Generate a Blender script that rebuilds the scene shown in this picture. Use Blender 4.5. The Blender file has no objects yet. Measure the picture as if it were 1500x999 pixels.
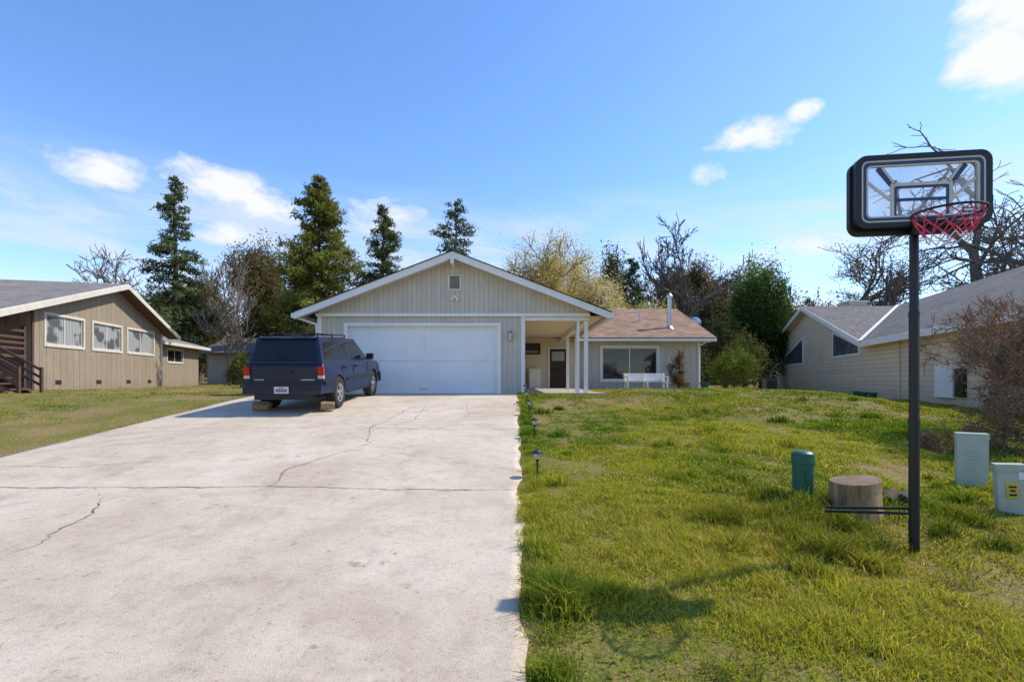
import bpy, math, random
import numpy as np
from mathutils import Vector, Matrix
random.seed(11); rng=np.random.default_rng(11)
scene=bpy.context.scene
COL=scene.collection

# ------------------------------------------------------------------ materials
def newmat(name):
    m=bpy.data.materials.new(name); m.use_nodes=True
    nt=m.node_tree
    for n in list(nt.nodes): nt.nodes.remove(n)
    out=nt.nodes.new('ShaderNodeOutputMaterial')
    return m,nt,out
def c4(c): return (c[0],c[1],c[2],1.0)
def mulc(c,f): return (min(c[0]*f,1),min(c[1]*f,1),min(c[2]*f,1))
def math_n(nt,op,a,b=None,c=None,clamp=False):
    n=nt.nodes.new('ShaderNodeMath'); n.operation=op; n.use_clamp=clamp
    for i,v in enumerate((a,b,c)):
        if v is None: continue
        if isinstance(v,(int,float)): n.inputs[i].default_value=v
        else: nt.links.new(v,n.inputs[i])
    return n.outputs[0]
def mixc(nt,fac,a,b,blend='MIX'):
    n=nt.nodes.new('ShaderNodeMixRGB'); n.blend_type=blend
    for i,v in ((0,fac),(1,a),(2,b)):
        if isinstance(v,(int,float)): n.inputs[i].default_value=v
        elif isinstance(v,tuple): n.inputs[i].default_value=c4(v)
        else: nt.links.new(v,n.inputs[i])
    return n.outputs[0]
def noise_n(nt,vec,scale,detail=5,rough=.6,dist=0):
    n=nt.nodes.new('ShaderNodeTexNoise'); n.inputs['Scale'].default_value=scale
    n.inputs['Detail'].default_value=detail; n.inputs['Roughness'].default_value=rough
    n.inputs['Distortion'].default_value=dist
    if vec is not None: nt.links.new(vec,n.inputs['Vector'])
    return n.outputs['Fac']
def ramp(nt,fac,stops):
    n=nt.nodes.new('ShaderNodeValToRGB'); e=n.color_ramp.elements
    e[0].position=stops[0][0]; e[0].color=c4(stops[0][1]); e[1].position=stops[-1][0]; e[1].color=c4(stops[-1][1])
    for p,c in stops[1:-1]:
        x=e.new(p); x.color=c4(c)
    nt.links.new(fac,n.inputs[0]); return n.outputs[0]
def g3(v): return (v,v,v)
def finish(nt,out,color,rough=.8,bumph=None,bstr=.3,bdist=.01,metal=0,spec=.4,coat=0):
    p=nt.nodes.new('ShaderNodeBsdfPrincipled')
    if isinstance(color,tuple): p.inputs['Base Color'].default_value=c4(color)
    else: nt.links.new(color,p.inputs['Base Color'])
    p.inputs['Roughness'].default_value=rough; p.inputs['Metallic'].default_value=metal
    p.inputs['Specular IOR Level'].default_value=spec; p.inputs['Coat Weight'].default_value=coat
    p.inputs['Coat Roughness'].default_value=.03
    if bumph is not None:
        b=nt.nodes.new('ShaderNodeBump'); b.inputs['Strength'].default_value=bstr; b.inputs['Distance'].default_value=bdist
        nt.links.new(bumph,b.inputs['Height']); nt.links.new(b.outputs[0],p.inputs['Normal'])
    nt.links.new(p.outputs[0],out.inputs[0]); return p
def mat(name,col,rough=.7,scale=6,var=.15,bump=0,metal=0,spec=.4,coat=0):
    m,nt,out=newmat(name)
    tc=nt.nodes.new('ShaderNodeTexCoord').outputs['Object']
    f=noise_n(nt,tc,scale)
    c=ramp(nt,f,[(.3,mulc(col,1-var)),(.7,mulc(col,1+var))])
    finish(nt,out,c,rough,f if bump else None,bump,.02,metal,spec,coat)
    return m
def siding_mat(name,col,period,vertical=True,gw=.07,dark=.45,weather=.12):
    m,nt,out=newmat(name)
    uv=nt.nodes.new('ShaderNodeUVMap').outputs[0]
    s=nt.nodes.new('ShaderNodeSeparateXYZ'); nt.links.new(uv,s.inputs[0])
    a=s.outputs[0] if vertical else s.outputs[1]
    q=math_n(nt,'DIVIDE',a,period)
    fr=math_n(nt,'FRACT',q); cell=math_n(nt,'FLOOR',q)
    groove=math_n(nt,'LESS_THAN',fr,gw)
    wn=nt.nodes.new('ShaderNodeTexWhiteNoise'); wn.noise_dimensions='1D'; nt.links.new(cell,wn.inputs['W'])
    mp=nt.nodes.new('ShaderNodeMapping'); nt.links.new(uv,mp.inputs[0])
    mp.inputs['Scale'].default_value=(9,.9,1) if vertical else (.9,9,1)
    n1=noise_n(nt,mp.outputs[0],1.5,6,.65)
    n2=noise_n(nt,uv,.9,4,.6)
    c=ramp(nt,n1,[(.25,mulc(col,1-weather)),(.75,mulc(col,1+weather*.6))])
    c=mixc(nt,1.0,c,ramp(nt,n2,[(.3,g3(.86)),(.7,g3(1.0))]),'MULTIPLY')
    c=mixc(nt,1.0,c,ramp(nt,wn.outputs['Value'],[(0,g3(.92)),(1,g3(1.0))]),'MULTIPLY')
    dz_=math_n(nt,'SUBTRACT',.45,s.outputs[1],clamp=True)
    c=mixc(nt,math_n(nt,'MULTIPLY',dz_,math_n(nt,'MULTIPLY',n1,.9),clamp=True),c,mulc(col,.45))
    c=mixc(nt,groove,c,mulc(col,dark))
    if vertical: h=math_n(nt,'SUBTRACT',1.0,groove)
    else: h=math_n(nt,'SUBTRACT',1.0,fr)
    h=math_n(nt,'ADD',h,math_n(nt,'MULTIPLY',n1,.15))
    finish(nt,out,c,.75,h,.6,.015,0,.3)
    return m
def shingle_mat(name,col,var=.25):
    m,nt,out=newmat(name)
    uv=nt.nodes.new('ShaderNodeUVMap').outputs[0]
    b=nt.nodes.new('ShaderNodeTexBrick'); nt.links.new(uv,b.inputs[0])
    b.inputs['Color1'].default_value=c4(mulc(col,1-var)); b.inputs['Color2'].default_value=c4(mulc(col,1+var))
    b.inputs['Mortar'].default_value=c4(mulc(col,.35)); b.inputs['Scale'].default_value=1
    b.inputs['Mortar Size'].default_value=.014; b.inputs['Brick Width'].default_value=.32; b.inputs['Row Height'].default_value=.15
    n2=noise_n(nt,uv,.7,5,.6); n3=noise_n(nt,uv,60,2,.6)
    c=mixc(nt,1,b.outputs[0],ramp(nt,n2,[(.3,g3(.8)),(.7,g3(1.1))]),'MULTIPLY')
    c=mixc(nt,1,c,ramp(nt,n3,[(.3,g3(.8)),(.7,g3(1.15))]),'MULTIPLY')
    finish(nt,out,c,.9,b.outputs['Fac'],-.5,.01,0,.2)
    return m
def leaf_mat(name,trans=.35,tint=(1,1,1)):
    m,nt,out=newmat(name)
    a=nt.nodes.new('ShaderNodeAttribute'); a.attribute_name='Col'
    c=mixc(nt,1,a.outputs['Color'],tint,'MULTIPLY')
    d=nt.nodes.new('ShaderNodeBsdfDiffuse'); t=nt.nodes.new('ShaderNodeBsdfTranslucent')
    nt.links.new(c,d.inputs[0]); nt.links.new(mixc(nt,1,c,(1.25,1.15,.6),'MULTIPLY'),t.inputs[0])
    mx=nt.nodes.new('ShaderNodeMixShader'); mx.inputs[0].default_value=trans
    nt.links.new(d.outputs[0],mx.inputs[1]); nt.links.new(t.outputs[0],mx.inputs[2])
    nt.links.new(mx.outputs[0],out.inputs[0]); return m
def glass_mat(name,col=(.015,.018,.02),rough=.04,spec=.6):
    m,nt,out=newmat(name)
    tc=nt.nodes.new('ShaderNodeTexCoord').outputs['Object']
    f=noise_n(nt,tc,1.2,2,.5)
    finish(nt,out,ramp(nt,f,[(.35,mulc(col,.7)),(.65,mulc(col,1.4))]),rough,None,0,0,0,spec)
    return m
def curtain_mat(name,col):
    m,nt,out=newmat(name)
    uv=nt.nodes.new('ShaderNodeUVMap').outputs[0]
    w=nt.nodes.new('ShaderNodeTexWave'); w.inputs['Scale'].default_value=3.2; w.inputs['Distortion'].default_value=2.0; w.inputs['Detail'].default_value=1; nt.links.new(uv,w.inputs[0])
    c=ramp(nt,w.outputs['Fac'],[(.0,mulc(col,.45)),(1,mulc(col,1.15))])
    n=noise_n(nt,uv,1.1,2,.5); c=mixc(nt,ramp(nt,n,[(.5,g3(0)),(.56,g3(.8))]),c,(.05,.06,.07))
    finish(nt,out,c,.08,None,0,0,0,.7); return m

M={}
M['trim']=mat('white_trim_paint',(.80,.765,.70),.55,3,.06)
M['trim2']=mat('weathered_trim_paint',(.60,.555,.48),.6,3,.10)
M['doorw']=mat('garage_door_paint',(.76,.765,.755),.5,1.2,.05)
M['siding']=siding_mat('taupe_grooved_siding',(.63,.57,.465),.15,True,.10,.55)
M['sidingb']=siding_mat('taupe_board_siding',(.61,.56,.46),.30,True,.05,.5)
M['cream']=mat('cream_stucco',(.74,.62,.43),.8,8,.08,.1)
M['shingle']=shingle_mat('brown_asphalt_shingles',(.35,.22,.14),.28)
M['shgrey']=shingle_mat('grey_asphalt_shingles',(.17,.16,.15),.25)
M['shgreyl']=shingle_mat('light_grey_shingles',(.27,.245,.22),.2)
M['glass']=glass_mat('dark_window_glass')
M['glassl']=glass_mat('pale_window_glass',(.10,.12,.13),.06,.7)
M['glasscur']=curtain_mat('curtained_window_glass',(.42,.43,.42))
M['lens']=mat('frosted_lens',(.5,.5,.48),.2)
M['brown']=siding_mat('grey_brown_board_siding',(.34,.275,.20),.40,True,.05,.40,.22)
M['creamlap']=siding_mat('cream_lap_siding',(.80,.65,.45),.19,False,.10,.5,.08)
M['darkwood']=mat('dark_brown_wood',(.10,.055,.038),.75,10,.3,.3)
M['blackmetal']=mat('black_painted_metal',(.012,.012,.013),.4,20,.2)
M['dark']=mat('dark_interior',(.02,.02,.02),.9)
M['metal']=mat('galvanised_metal',(.45,.45,.46),.35,6,.15,0,.85)
M['conc']=mat('porch_concrete',(.40,.35,.29),.9,5,.12,.2)
M['bark']=mat('tree_bark',(.12,.095,.07),.9,4,.35,.6)
M['barkgrey']=mat('grey_oak_bark',(.15,.125,.10),.9,4,.3,.5)
M['leaf']=leaf_mat('leaf_foliage',.35)
M['needle']=leaf_mat('needle_foliage',.25)
M['grass']=leaf_mat('grass_blades',.42)

# ------------------------------------------------------------------ mesh builder
class MB:
    def __init__(s): s.v=[]; s.f=[]; s.m=[]; s.uv=[]
    def add(s,pts,mi=0,uv=None):
        b=len(s.v); s.v+= [tuple(p) for p in pts]; s.f.append(tuple(range(b,b+len(pts)))); s.m.append(mi)
        s.uv.append(uv if uv else [(0,0)]*len(pts))
    def box(s,x0,x1,y0,y1,z0,z1,mi=0):
        s.fb(((0,0,0),(1,0,0),(0,1,0)),x0,x1,y0,y1,z0,z1,mi)
    def fb(s,fr,a0,a1,b0,b1,z0,z1,mi=0):
        o,u,n=[Vector(q) for q in fr]; k=Vector((0,0,1))
        P=lambda a,b,z:o+u*a+n*b+k*z
        c=[P(a,b,z) for z in (z0,z1) for b in (b0,b1) for a in (a0,a1)]
        for idx,ax in (((0,1,3,2),2),((4,6,7,5),2),((0,4,5,1),1),((2,3,7,6),1),((0,2,6,4),0),((1,5,7,3),0)):
            pts=[c[i] for i in idx]
            if ax==1: uv=[((a0 if i%2==0 else a1),(z0 if i<4 else z1)) for i in idx]
            elif ax==0: uv=[((b0 if (i//2)%2==0 else b1),(z0 if i<4 else z1)) for i in idx]
            else: uv=[((a0 if i%2==0 else a1),(b0 if (i//2)%2==0 else b1)) for i in idx]
            s.add(pts,mi,uv)
    def tube(s,p0,p1,r0,r1=None,n=8,mi=0,caps=True):
        p0=Vector(p0); p1=Vector(p1); r1=r0 if r1 is None else r1
        d=(p1-p0)
        if d.length<1e-6: return
        d.normalize(); a=d.orthogonal().normalized(); b=d.cross(a)
        A=[];B=[]
        for i in range(n):
            t=2*math.pi*i/n; w=a*math.cos(t)+b*math.sin(t)
            A.append(p0+w*r0); B.append(p1+w*r1)
        base=len(s.v); s.v+=[tuple(q) for q in A+B]
        for i in range(n):
            j=(i+1)%n; s.f.append((base+i,base+j,base+n+j,base+n+i)); s.m.append(mi)
            s.uv.append([(i/n,0),((i+1)/n,0),((i+1)/n,1),(i/n,1)])
        if caps:
            s.f.append(tuple(base+n-1-i for i in range(n))); s.m.append(mi); s.uv.append([(0,0)]*n)
            s.f.append(tuple(base+n+i for i in range(n))); s.m.append(mi); s.uv.append([(0,0)]*n)
    def poly_extrude(s,pts,off,mi=0):
        off=Vector(off); p=[Vector(q) for q in pts]; q=[a+off for a in p]; n=len(p)
        b=len(s.v); s.v+=[tuple(a) for a in p+q]
        s.f.append(tuple(b+i for i in range(n))[::-1]); s.m.append(mi); s.uv.append([(0,0)]*n)
        s.f.append(tuple(b+n+i for i in range(n))); s.m.append(mi); s.uv.append([(0,0)]*n)
        for i in range(n):
            j=(i+1)%n; s.f.append((b+i,b+j,b+n+j,b+n+i)); s.m.append(mi); s.uv.append([(0,0)]*4)
    def build(s,name,mats,parent=None,smooth=False,bevel=0,segs=2):
        me=bpy.data.meshes.new(name); me.from_pydata(s.v,[],s.f)
        for m in mats: me.materials.append(M[m] if isinstance(m,str) else m)
        me.polygons.foreach_set('material_index',s.m)
        ul=me.uv_layers.new(name='UVMap'); flat=[c for u in s.uv for p in u for c in p]
        ul.data.foreach_set('uv',flat)
        if smooth: me.polygons.foreach_set('use_smooth',[True]*len(s.f))
        me.update(); ob=bpy.data.objects.new(name,me); COL.objects.link(ob)
        if parent: ob.parent=parent
        if bevel:
            md=ob.modifiers.new('Bevel','BEVEL'); md.width=bevel; md.segments=segs; md.limit_method='ANGLE'; md.angle_limit=math.radians(35)
        return ob
def empty(name,loc=(0,0,0),rot=(0,0,0)):
    e=bpy.data.objects.new(name,None); COL.objects.link(e); e.location=loc; e.rotation_euler=rot; e.empty_display_size=.3
    return e
def tri_mesh(name,V,T,C,material,parent=None):
    me=bpy.data.meshes.new(name)
    V=np.asarray(V,np.float32).reshape(-1,3); T=np.asarray(T,np.int32).reshape(-1,3)
    me.vertices.add(len(V)); me.vertices.foreach_set('co',V.ravel())
    me.loops.add(T.size); me.loops.foreach_set('vertex_index',T.ravel())
    me.polygons.add(len(T)); me.polygons.foreach_set('loop_start',np.arange(0,T.size,3,dtype=np.int32))
    me.update(calc_edges=True)
    at=me.color_attributes.new('Col','FLOAT_COLOR','POINT')
    C4=np.ones((len(V),4),np.float32); C4[:,:3]=C; at.data.foreach_set('color',C4.ravel())
    me.materials.append(material); ob=bpy.data.objects.new(name,me); COL.objects.link(ob)
    if parent: ob.parent=parent
    return ob

# ------------------------------------------------------------------ terrain
def ss(t): t=np.clip(t,0,1); return t*t*(3-2*t)
_tab=rng.random((64,64))
def vn(x,y,sc,seed=0):
    x=np.asarray(x,float)*sc+seed*7.3+500.; y=np.asarray(y,float)*sc+seed*3.1+500.
    xi=np.floor(x).astype(int); yi=np.floor(y).astype(int); fx=ss(x-xi); fy=ss(y-yi)
    g=lambda a,b:_tab[a%64,b%64]
    return (g(xi,yi)*(1-fx)+g(xi+1,yi)*fx)*(1-fy)+(g(xi,yi+1)*(1-fx)+g(xi+1,yi+1)*fx)*fy
def base_h(y):
    y=np.asarray(y,float); k=.6; t=(13.56-y)/k
    z=-.09*k*np.logaddexp(0,t)
    return np.maximum(z,-1.5)
def driveL(y): return -6.75-.04*np.asarray(y,float)
def driveR(y): return .03+.012*np.asarray(y,float)
def gh(x,y):
    x=np.asarray(x,float); y=np.asarray(y,float)
    z=base_h(y)
    z=z-.38*ss((x-8.5)/4.5)*ss((y-5)/8)*(1-ss((y-60)/20))
    z=z+.15*ss((x-2.2)/2.0)*np.exp(-((y-15.0)/3.2)**2)*(1-ss((x-8)/3))
    off=np.maximum(driveL(y)-x, x-driveR(y)); m=ss(off/1.2)*(1-ss((y-15)/3)*(np.abs(x)<11))
    z=z+m*(.12*(vn(x,y,.7,1)-.5)+.06*(vn(x,y,2.3,2)-.5))
    h=ss((y-70)/120)*(10+8*ss((x-10)/80))*(.7+.5*vn(x,y,.012,3))
    return z+h
def axis(lo,hi,dl,dh,step,n):
    a=np.arange(dl,dh+step/2,step)
    l=dl-np.geomspace(step,dl-lo,n)[::1]; h=dh+np.geomspace(step,hi-dh,n)
    return np.concatenate([l[::-1],a,h])
xs=axis(-1800,1800,-22,24,.25,45); ys=axis(-300,2500,-4,36,.25,50)
X,Y=np.meshgrid(xs,ys); Z=gh(X,Y)
under=(X>driveL(Y)+.1)&(X<driveR(Y)-.1)&(Y<15.4)&(Y>-5.5)
Z=np.where(under,Z-.05,Z)
V=np.stack([X,Y,Z],-1).reshape(-1,3); ny,nx=X.shape
idx=np.arange(ny*nx).reshape(ny,nx)
fc=np.stack([idx[:-1,:-1],idx[:-1,1:],idx[1:,1:],idx[1:,:-1]],-1).reshape(-1,4)
me=bpy.data.meshes.new('ground'); me.from_pydata(V.tolist(),[],fc.tolist()); me.polygons.foreach_set('use_smooth',[True]*len(fc))
gob=bpy.data.objects.new('ground',me); COL.objects.link(gob)
m,nt,out=newmat('lawn_soil')
tc=nt.nodes.new('ShaderNodeTexCoord').outputs['Object']
n1=noise_n(nt,tc,.7,6,.7); n2=noise_n(nt,tc,9,6,.7); n3=noise_n(nt,tc,60,3,.7)
c=ramp(nt,n1,[(.3,(.13,.17,.025)),(.46,(.21,.21,.04)),(.56,(.30,.23,.09)),(.70,(.36,.24,.12))])
c=mixc(nt,ramp(nt,n2,[(.42,g3(0)),(.62,g3(.6))]),c,(.26,.17,.085))
c=mixc(nt,1,c,ramp(nt,n3,[(.3,g3(.45)),(.7,g3(1.25))]),'MULTIPLY')
finish(nt,out,c,.95,n2,.8,.06,0,.1); me.materials.append(m)

# driveway
rows=np.arange(-5.5,15.5,.1); rows=np.append(rows,15.5); nc=80
pts=[];
for i,yy in enumerate(rows):
    L=float(driveL(yy))+.05*(float(vn(0,yy,1.7,5))-.5); R=float(driveR(yy))+.09*(float(vn(3,yy,2.1,6))-.5)+.04*(float(vn(3,yy,8,6))-.5)
    for j in range(nc+1):
        t=j/nc; xx=L+(R-L)*t; pts.append((xx,yy,float(base_h(yy))+.012+.012*(float(vn(xx,yy,.5,8))-.5)))
b0=len(pts)
F_=[]
for i in range(len(rows)-1):
    for j in range(nc):
        a=i*(nc+1)+j; F_.append((a,a+1,a+nc+2,a+nc+1))
for i in range(len(rows)):
    for j in (0,nc):
        p=pts[i*(nc+1)+j]; pts.append((p[0],p[1],p[2]-.12))
for i in range(len(rows)-1):
    a=i*(nc+1); s0=b0+2*i; F_.append((a,a+nc+1,s0+2,s0)); F_.append((a+nc+nc+1,a+nc,s0+1,s0+3))
me=bpy.data.meshes.new('driveway'); me.from_pydata(pts,[],F_); me.polygons.foreach_set('use_smooth',[True]*len(F_))
dob=bpy.data.objects.new('driveway',me); COL.objects.link(dob)
m,nt,out=newmat('aged_concrete')
tc=nt.nodes.new('ShaderNodeTexCoord').outputs['Object']
n1=noise_n(nt,tc,.5,8,.68,.5); n2=noise_n(nt,tc,3.2,9,.75); n3=noise_n(nt,tc,90,4,.8); n4=noise_n(nt,tc,12,6,.7); n5=noise_n(nt,tc,28,4,.7)
c=ramp(nt,n1,[(.28,(.47,.375,.27)),(.43,(.56,.46,.345)),(.55,(.62,.52,.40)),(.72,(.68,.58,.465))])
c=mixc(nt,1,c,ramp(nt,n2,[(.28,g3(.72)),(.48,g3(.97)),(.7,g3(1.06))]),'MULTIPLY')
c=mixc(nt,1,c,ramp(nt,n3,[(.28,g3(.50)),(.44,g3(.95)),(.75,g3(1.12))]),'MULTIPLY')
c=mixc(nt,1,c,ramp(nt,n5,[(.30,g3(.66)),(.41,g3(1.0)),(.75,g3(1.04))]),'MULTIPLY')
c=mixc(nt,ramp(nt,n4,[(.57,g3(0)),(.68,g3(.45))]),c,(.48,.30,.16))
st=noise_n(nt,tc,1.3,6,.65,1.0); c=mixc(nt,ramp(nt,st,[(.57,g3(0)),(.63,g3(.18)),(.74,g3(.36))]),c,(.30,.22,.15))
st2=noise_n(nt,tc,6,5,.6); c=mixc(nt,ramp(nt,st2,[(.65,g3(0)),(.71,g3(.5))]),c,(.24,.17,.11))
finish(nt,out,c,.9,n3,.6,.012,0,.25); me.materials.append(m)

# cracks
mb=MB(); M['crack']=mat('crack_dirt',(.17,.12,.07),.95,20,.4)
def dz(x,y): return float(base_h(y))+.012+.012*(float(vn(x,y,.5,8))-.5)
def crack(path,w,jit=.05,seed=0):
    r=random.Random(seed); P=[]
    for (x0,y0),(x1,y1) in zip(path[:-1],path[1:]):
        L=math.hypot(x1-x0,y1-y0); n=max(2,int(L/.05))
        for i in range(n): t=i/n; P.append((x0+(x1-x0)*t,y0+(y1-y0)*t))
    P.append(path[-1]); o=0; Q=[]
    for i,(x,y) in enumerate(P):
        o=o*.85+r.uniform(-jit,jit)*.5; Q.append(Vector((x+o*.6,y+o,dz(x,y)+.004)))
    Lr=[]; ph=r.random()*9
    for i,q in enumerate(Q):
        d=(Q[min(i+1,len(Q)-1)]-Q[max(i-1,0)]).normalized(); n=Vector((-d.y,d.x,0)); ww=w*r.uniform(.3,1.0)*(.45+.55*abs(math.sin(i*.11+ph)))*(.3 if i in(0,len(Q)-1) else 1)
        Lr.append((q+n*ww/2,q-n*ww/2))
    for a,b in zip(Lr[:-1],Lr[1:]): mb.add([a[0],a[1],b[1],b[0]])
crack([(-7,5.5),(-4.6,5.38),(-2.65,5.42),(-1,5.32),(.05,5.36)],.024,.03,1)
crack([(-2.9,8.9),(-1.3,8.75),(.1,8.76)],.022,.02,2)
crack([(-7,8.9),(-5,8.8),(-2.9,8.9)],.013,.02,12)
crack([(-6.9,6.35),(-5.6,6.2),(-4.6,6.5)],.018,.04,3)
crack([(-2.3,11.5),(-2.55,8.9),(-2.2,7.6),(-2.75,6.2),(-2.65,5.42)],.018,.06,4)
crack([(-4.6,5.38),(-3.95,4.7),(-3.8,3.9),(-4.2,3.0)],.018,.06,5)
crack([(-7.0,12.2),(-3,12.25),(.15,12.2)],.02,.01,6)
crack([(-2.55,8.4),(-1.9,9.7),(-2.1,12.2)],.014,.05,7)
crack([(-4.75,5.0),(-5.5,4.5),(-6.6,4.2)],.013,.05,8)
crack([(-1.3,8.75),(-.9,10.2),(-1.1,12.2)],.010,.05,14)
crack([(-6.9,7.3),(-5.8,7.5),(-4.9,8.8)],.011,.05,15)
mb.build('driveway_crack',['crack'])

# ------------------------------------------------------------------ grass
def blades(x,y,h,w,cols,lean=.45,simple=False):
    n=len(x); z=gh(x,y)-.005
    th=rng.random(n)*2*np.pi; ph=rng.random(n)*2*np.pi
    dx=np.cos(th)*w/2; dy=np.sin(th)*w/2
    ln=h*lean*(rng.random(n)*1.2+.1); lx=np.cos(ph)*ln; ly=np.sin(ph)*ln
    if simple:
        v=np.stack([np.stack([x-dx,y-dy,z],-1),np.stack([x+dx,y+dy,z],-1),np.stack([x+lx,y+ly,z+h],-1)],1)
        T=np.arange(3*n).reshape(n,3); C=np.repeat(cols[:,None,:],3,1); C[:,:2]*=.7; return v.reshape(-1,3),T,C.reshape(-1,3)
    v=np.zeros((n,5,3))
    v[:,0]=np.stack([x-dx,y-dy,z],-1); v[:,1]=np.stack([x+dx,y+dy,z],-1)
    v[:,2]=np.stack([x-dx*.8+lx*.3,y-dy*.8+ly*.3,z+h*.55],-1); v[:,3]=np.stack([x+dx*.8+lx*.3,y+dy*.8+ly*.3,z+h*.55],-1)
    v[:,4]=np.stack([x+lx,y+ly,z+h*(.97-.15*rng.random(n))],-1)
    t=np.array([[0,1,3],[0,3,2],[2,3,4]])
    T=(np.arange(n)[:,None,None]*5+t[None]).reshape(-1,3)
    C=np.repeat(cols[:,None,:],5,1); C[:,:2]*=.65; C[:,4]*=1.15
    return v.reshape(-1,3),T,C.reshape(-1,3)
def gcol(x,y,straw=.12):
    n=len(x); a=np.array([.13,.235,.022]); b=np.array([.38,.40,.048]); s=np.array([.60,.45,.16])
    t=np.clip((vn(x,y,.6,11)-.5)*2.2+.52+(rng.random(n)-.5)*.7+(vn(x,y,3.,13)-.5)*.8,0,1)[:,None]
    c=a*(1-t)+b*t
    k=(rng.random(n)<straw*(.3+2.4*vn(x,y,.45,12)**1.5))[:,None]
    c=np.where(k,s,c)*(.7+.55*rng.random(n))[:,None]
    return c
def inhouse(x,y): return ((x>-6.1)&(x<.45)&(y>15.4))|((x>.3)&(x<2.6)&(y>15.3))|((x>-6)&(x<9.3)&(y>22))
parts=[]
def sow(n,x0,x1,y0,y1,hm,wd,side,lean=.5,fan=False,straw=.16,dirt=.85,simple=False):
    y=y0+(y1-y0)*rng.random(n)
    if fan: x=.05+rng.random(n)*(1.16*y+.6)
    else: x=x0+(x1-x0)*rng.random(n)
    ok=((x>driveR(y)-.03+.14*(vn(x,y,4,9)-.5)) if side>0 else (x<driveL(y)+.03))|(y>15.6)
    ok&=~inhouse(x,y)
    pn=vn(x,y,.8,21)*.4+vn(x,y,2.7,22)*.4+vn(x,y,7,23)*.2
    ok&=rng.random(n)<np.clip(1.2-np.maximum(pn-.50,0)*6.5*dirt,.12,1)
    x=x[ok]; y=y[ok]
    tall=np.clip(.14+vn(x,y,.9,31)*.35+vn(x,y,3.1,32)*.6+vn(x,y,9,33)*.45-.38,.14,1.2)*np.clip(1.2-vn(x,y,.8,21),.4,1)
    h=hm*tall*(.5+.8*rng.random(len(x)))
    parts.append(blades(x,y,h,wd*(.6+.8*rng.random(len(x))),gcol(x,y,straw),lean,simple))
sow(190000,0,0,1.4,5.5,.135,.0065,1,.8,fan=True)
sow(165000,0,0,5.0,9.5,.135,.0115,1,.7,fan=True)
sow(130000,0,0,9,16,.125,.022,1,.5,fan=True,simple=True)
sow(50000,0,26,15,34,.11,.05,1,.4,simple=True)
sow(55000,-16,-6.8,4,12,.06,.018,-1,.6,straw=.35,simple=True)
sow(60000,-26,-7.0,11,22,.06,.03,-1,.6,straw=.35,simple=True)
sow(22000,-32,-6.2,20,40,.09,.06,-1,.5,straw=.35,simple=True)
def tuft(cx,cy,r,n,h,wd=.007,g=1.0):
    ang=rng.random()*3.14; e=.5+.5*rng.random(); p=rng.normal(size=(n,2))*r*.55*np.array([1,e])
    x=cx+p[:,0]*np.cos(ang)-p[:,1]*np.sin(ang); y=cy+p[:,0]*np.sin(ang)+p[:,1]*np.cos(ang)
    ok=x>driveR(y)-.06 if cx>0 else x<99
    x=x[ok];y=y[ok]; n=len(x); q=np.hypot(x-cx,y-cy)/r
    hh=h*np.exp(-.6*q*q)*(.35+.75*rng.random(n)); c=gcol(x,y,.06)*g
    parts.append(blades(x,y,hh,wd*(.6+.8*rng.random(n)),c,.9))
tuft(.30,3.05,.20,1100,.28); tuft(.20,3.9,.14,400,.17); tuft(.25,4.8,.15,400,.15); tuft(.6,3.2,.2,500,.17)
for i in range(90):
    yy=2.3+rng.random()*10; xx=.25+rng.random()**1.0*(.95*yy+.3); tuft(xx,yy,.08+.22*rng.random(),int(60+220*rng.random()),.06+.14*rng.random(),.006+.0008*yy,.62+.45*rng.random())
for i in range(80):
    yy=2+rng.random()*12; tuft(float(driveR(yy))+.08+.14*rng.random(),yy,.06+.11*rng.random(),140,.07+.10*rng.random(),.007,.9)
for i in range(30):
    a=rng.random()*6.28; d=rng.random()**.5; tuft(3.0+1.3*d*math.cos(a),4.35+.75*d*math.sin(a),.12+.15*rng.random(),300,.14+.14*rng.random(),.008,.66)
for cx,cy,r in ((1.75,3.9,.22),(2.1,3.5,.20),(2.6,3.6,.2),(4.2,4.5,.2),(4.6,5.0,.2),(5.2,5.3,.2)):
    tuft(cx,cy,r,500,.18,.008,.75)
for cx,cy,r in ((-4.05,5.36,.09),(-3.9,5.36,.08),(-1.45,5.34,.08),(-3.85,4.4,.05),(-4.0,4.75,.05),(-2.7,5.42,.05),(-4.2,5.38,.05)):
    tuft(cx,cy,r,120,.025,.006,.75)
n=5000; y=1.6+10*rng.random(n); x=.2+rng.random(n)*(1.1*y); k=vn(x,y,1.3,41)>.5; x=x[k];y=y[k]; ok=x>driveR(y)+.03; x=x[ok];y=y[ok]
parts.append(blades(x,y,.03+.03*rng.random(len(x)),.010+.012*rng.random(len(x)),np.array([.26,.33,.035])[None]*(.6+.7*rng.random((len(x),1))),1.6))
V=[];T=[];C=[];o=0
for v,t,c in parts: V.append(v);T.append(t+o);C.append(c);o+=len(v)
tri_mesh('lawn_grass',np.concatenate(V),np.concatenate(T),np.concatenate(C),M['grass'])

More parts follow.
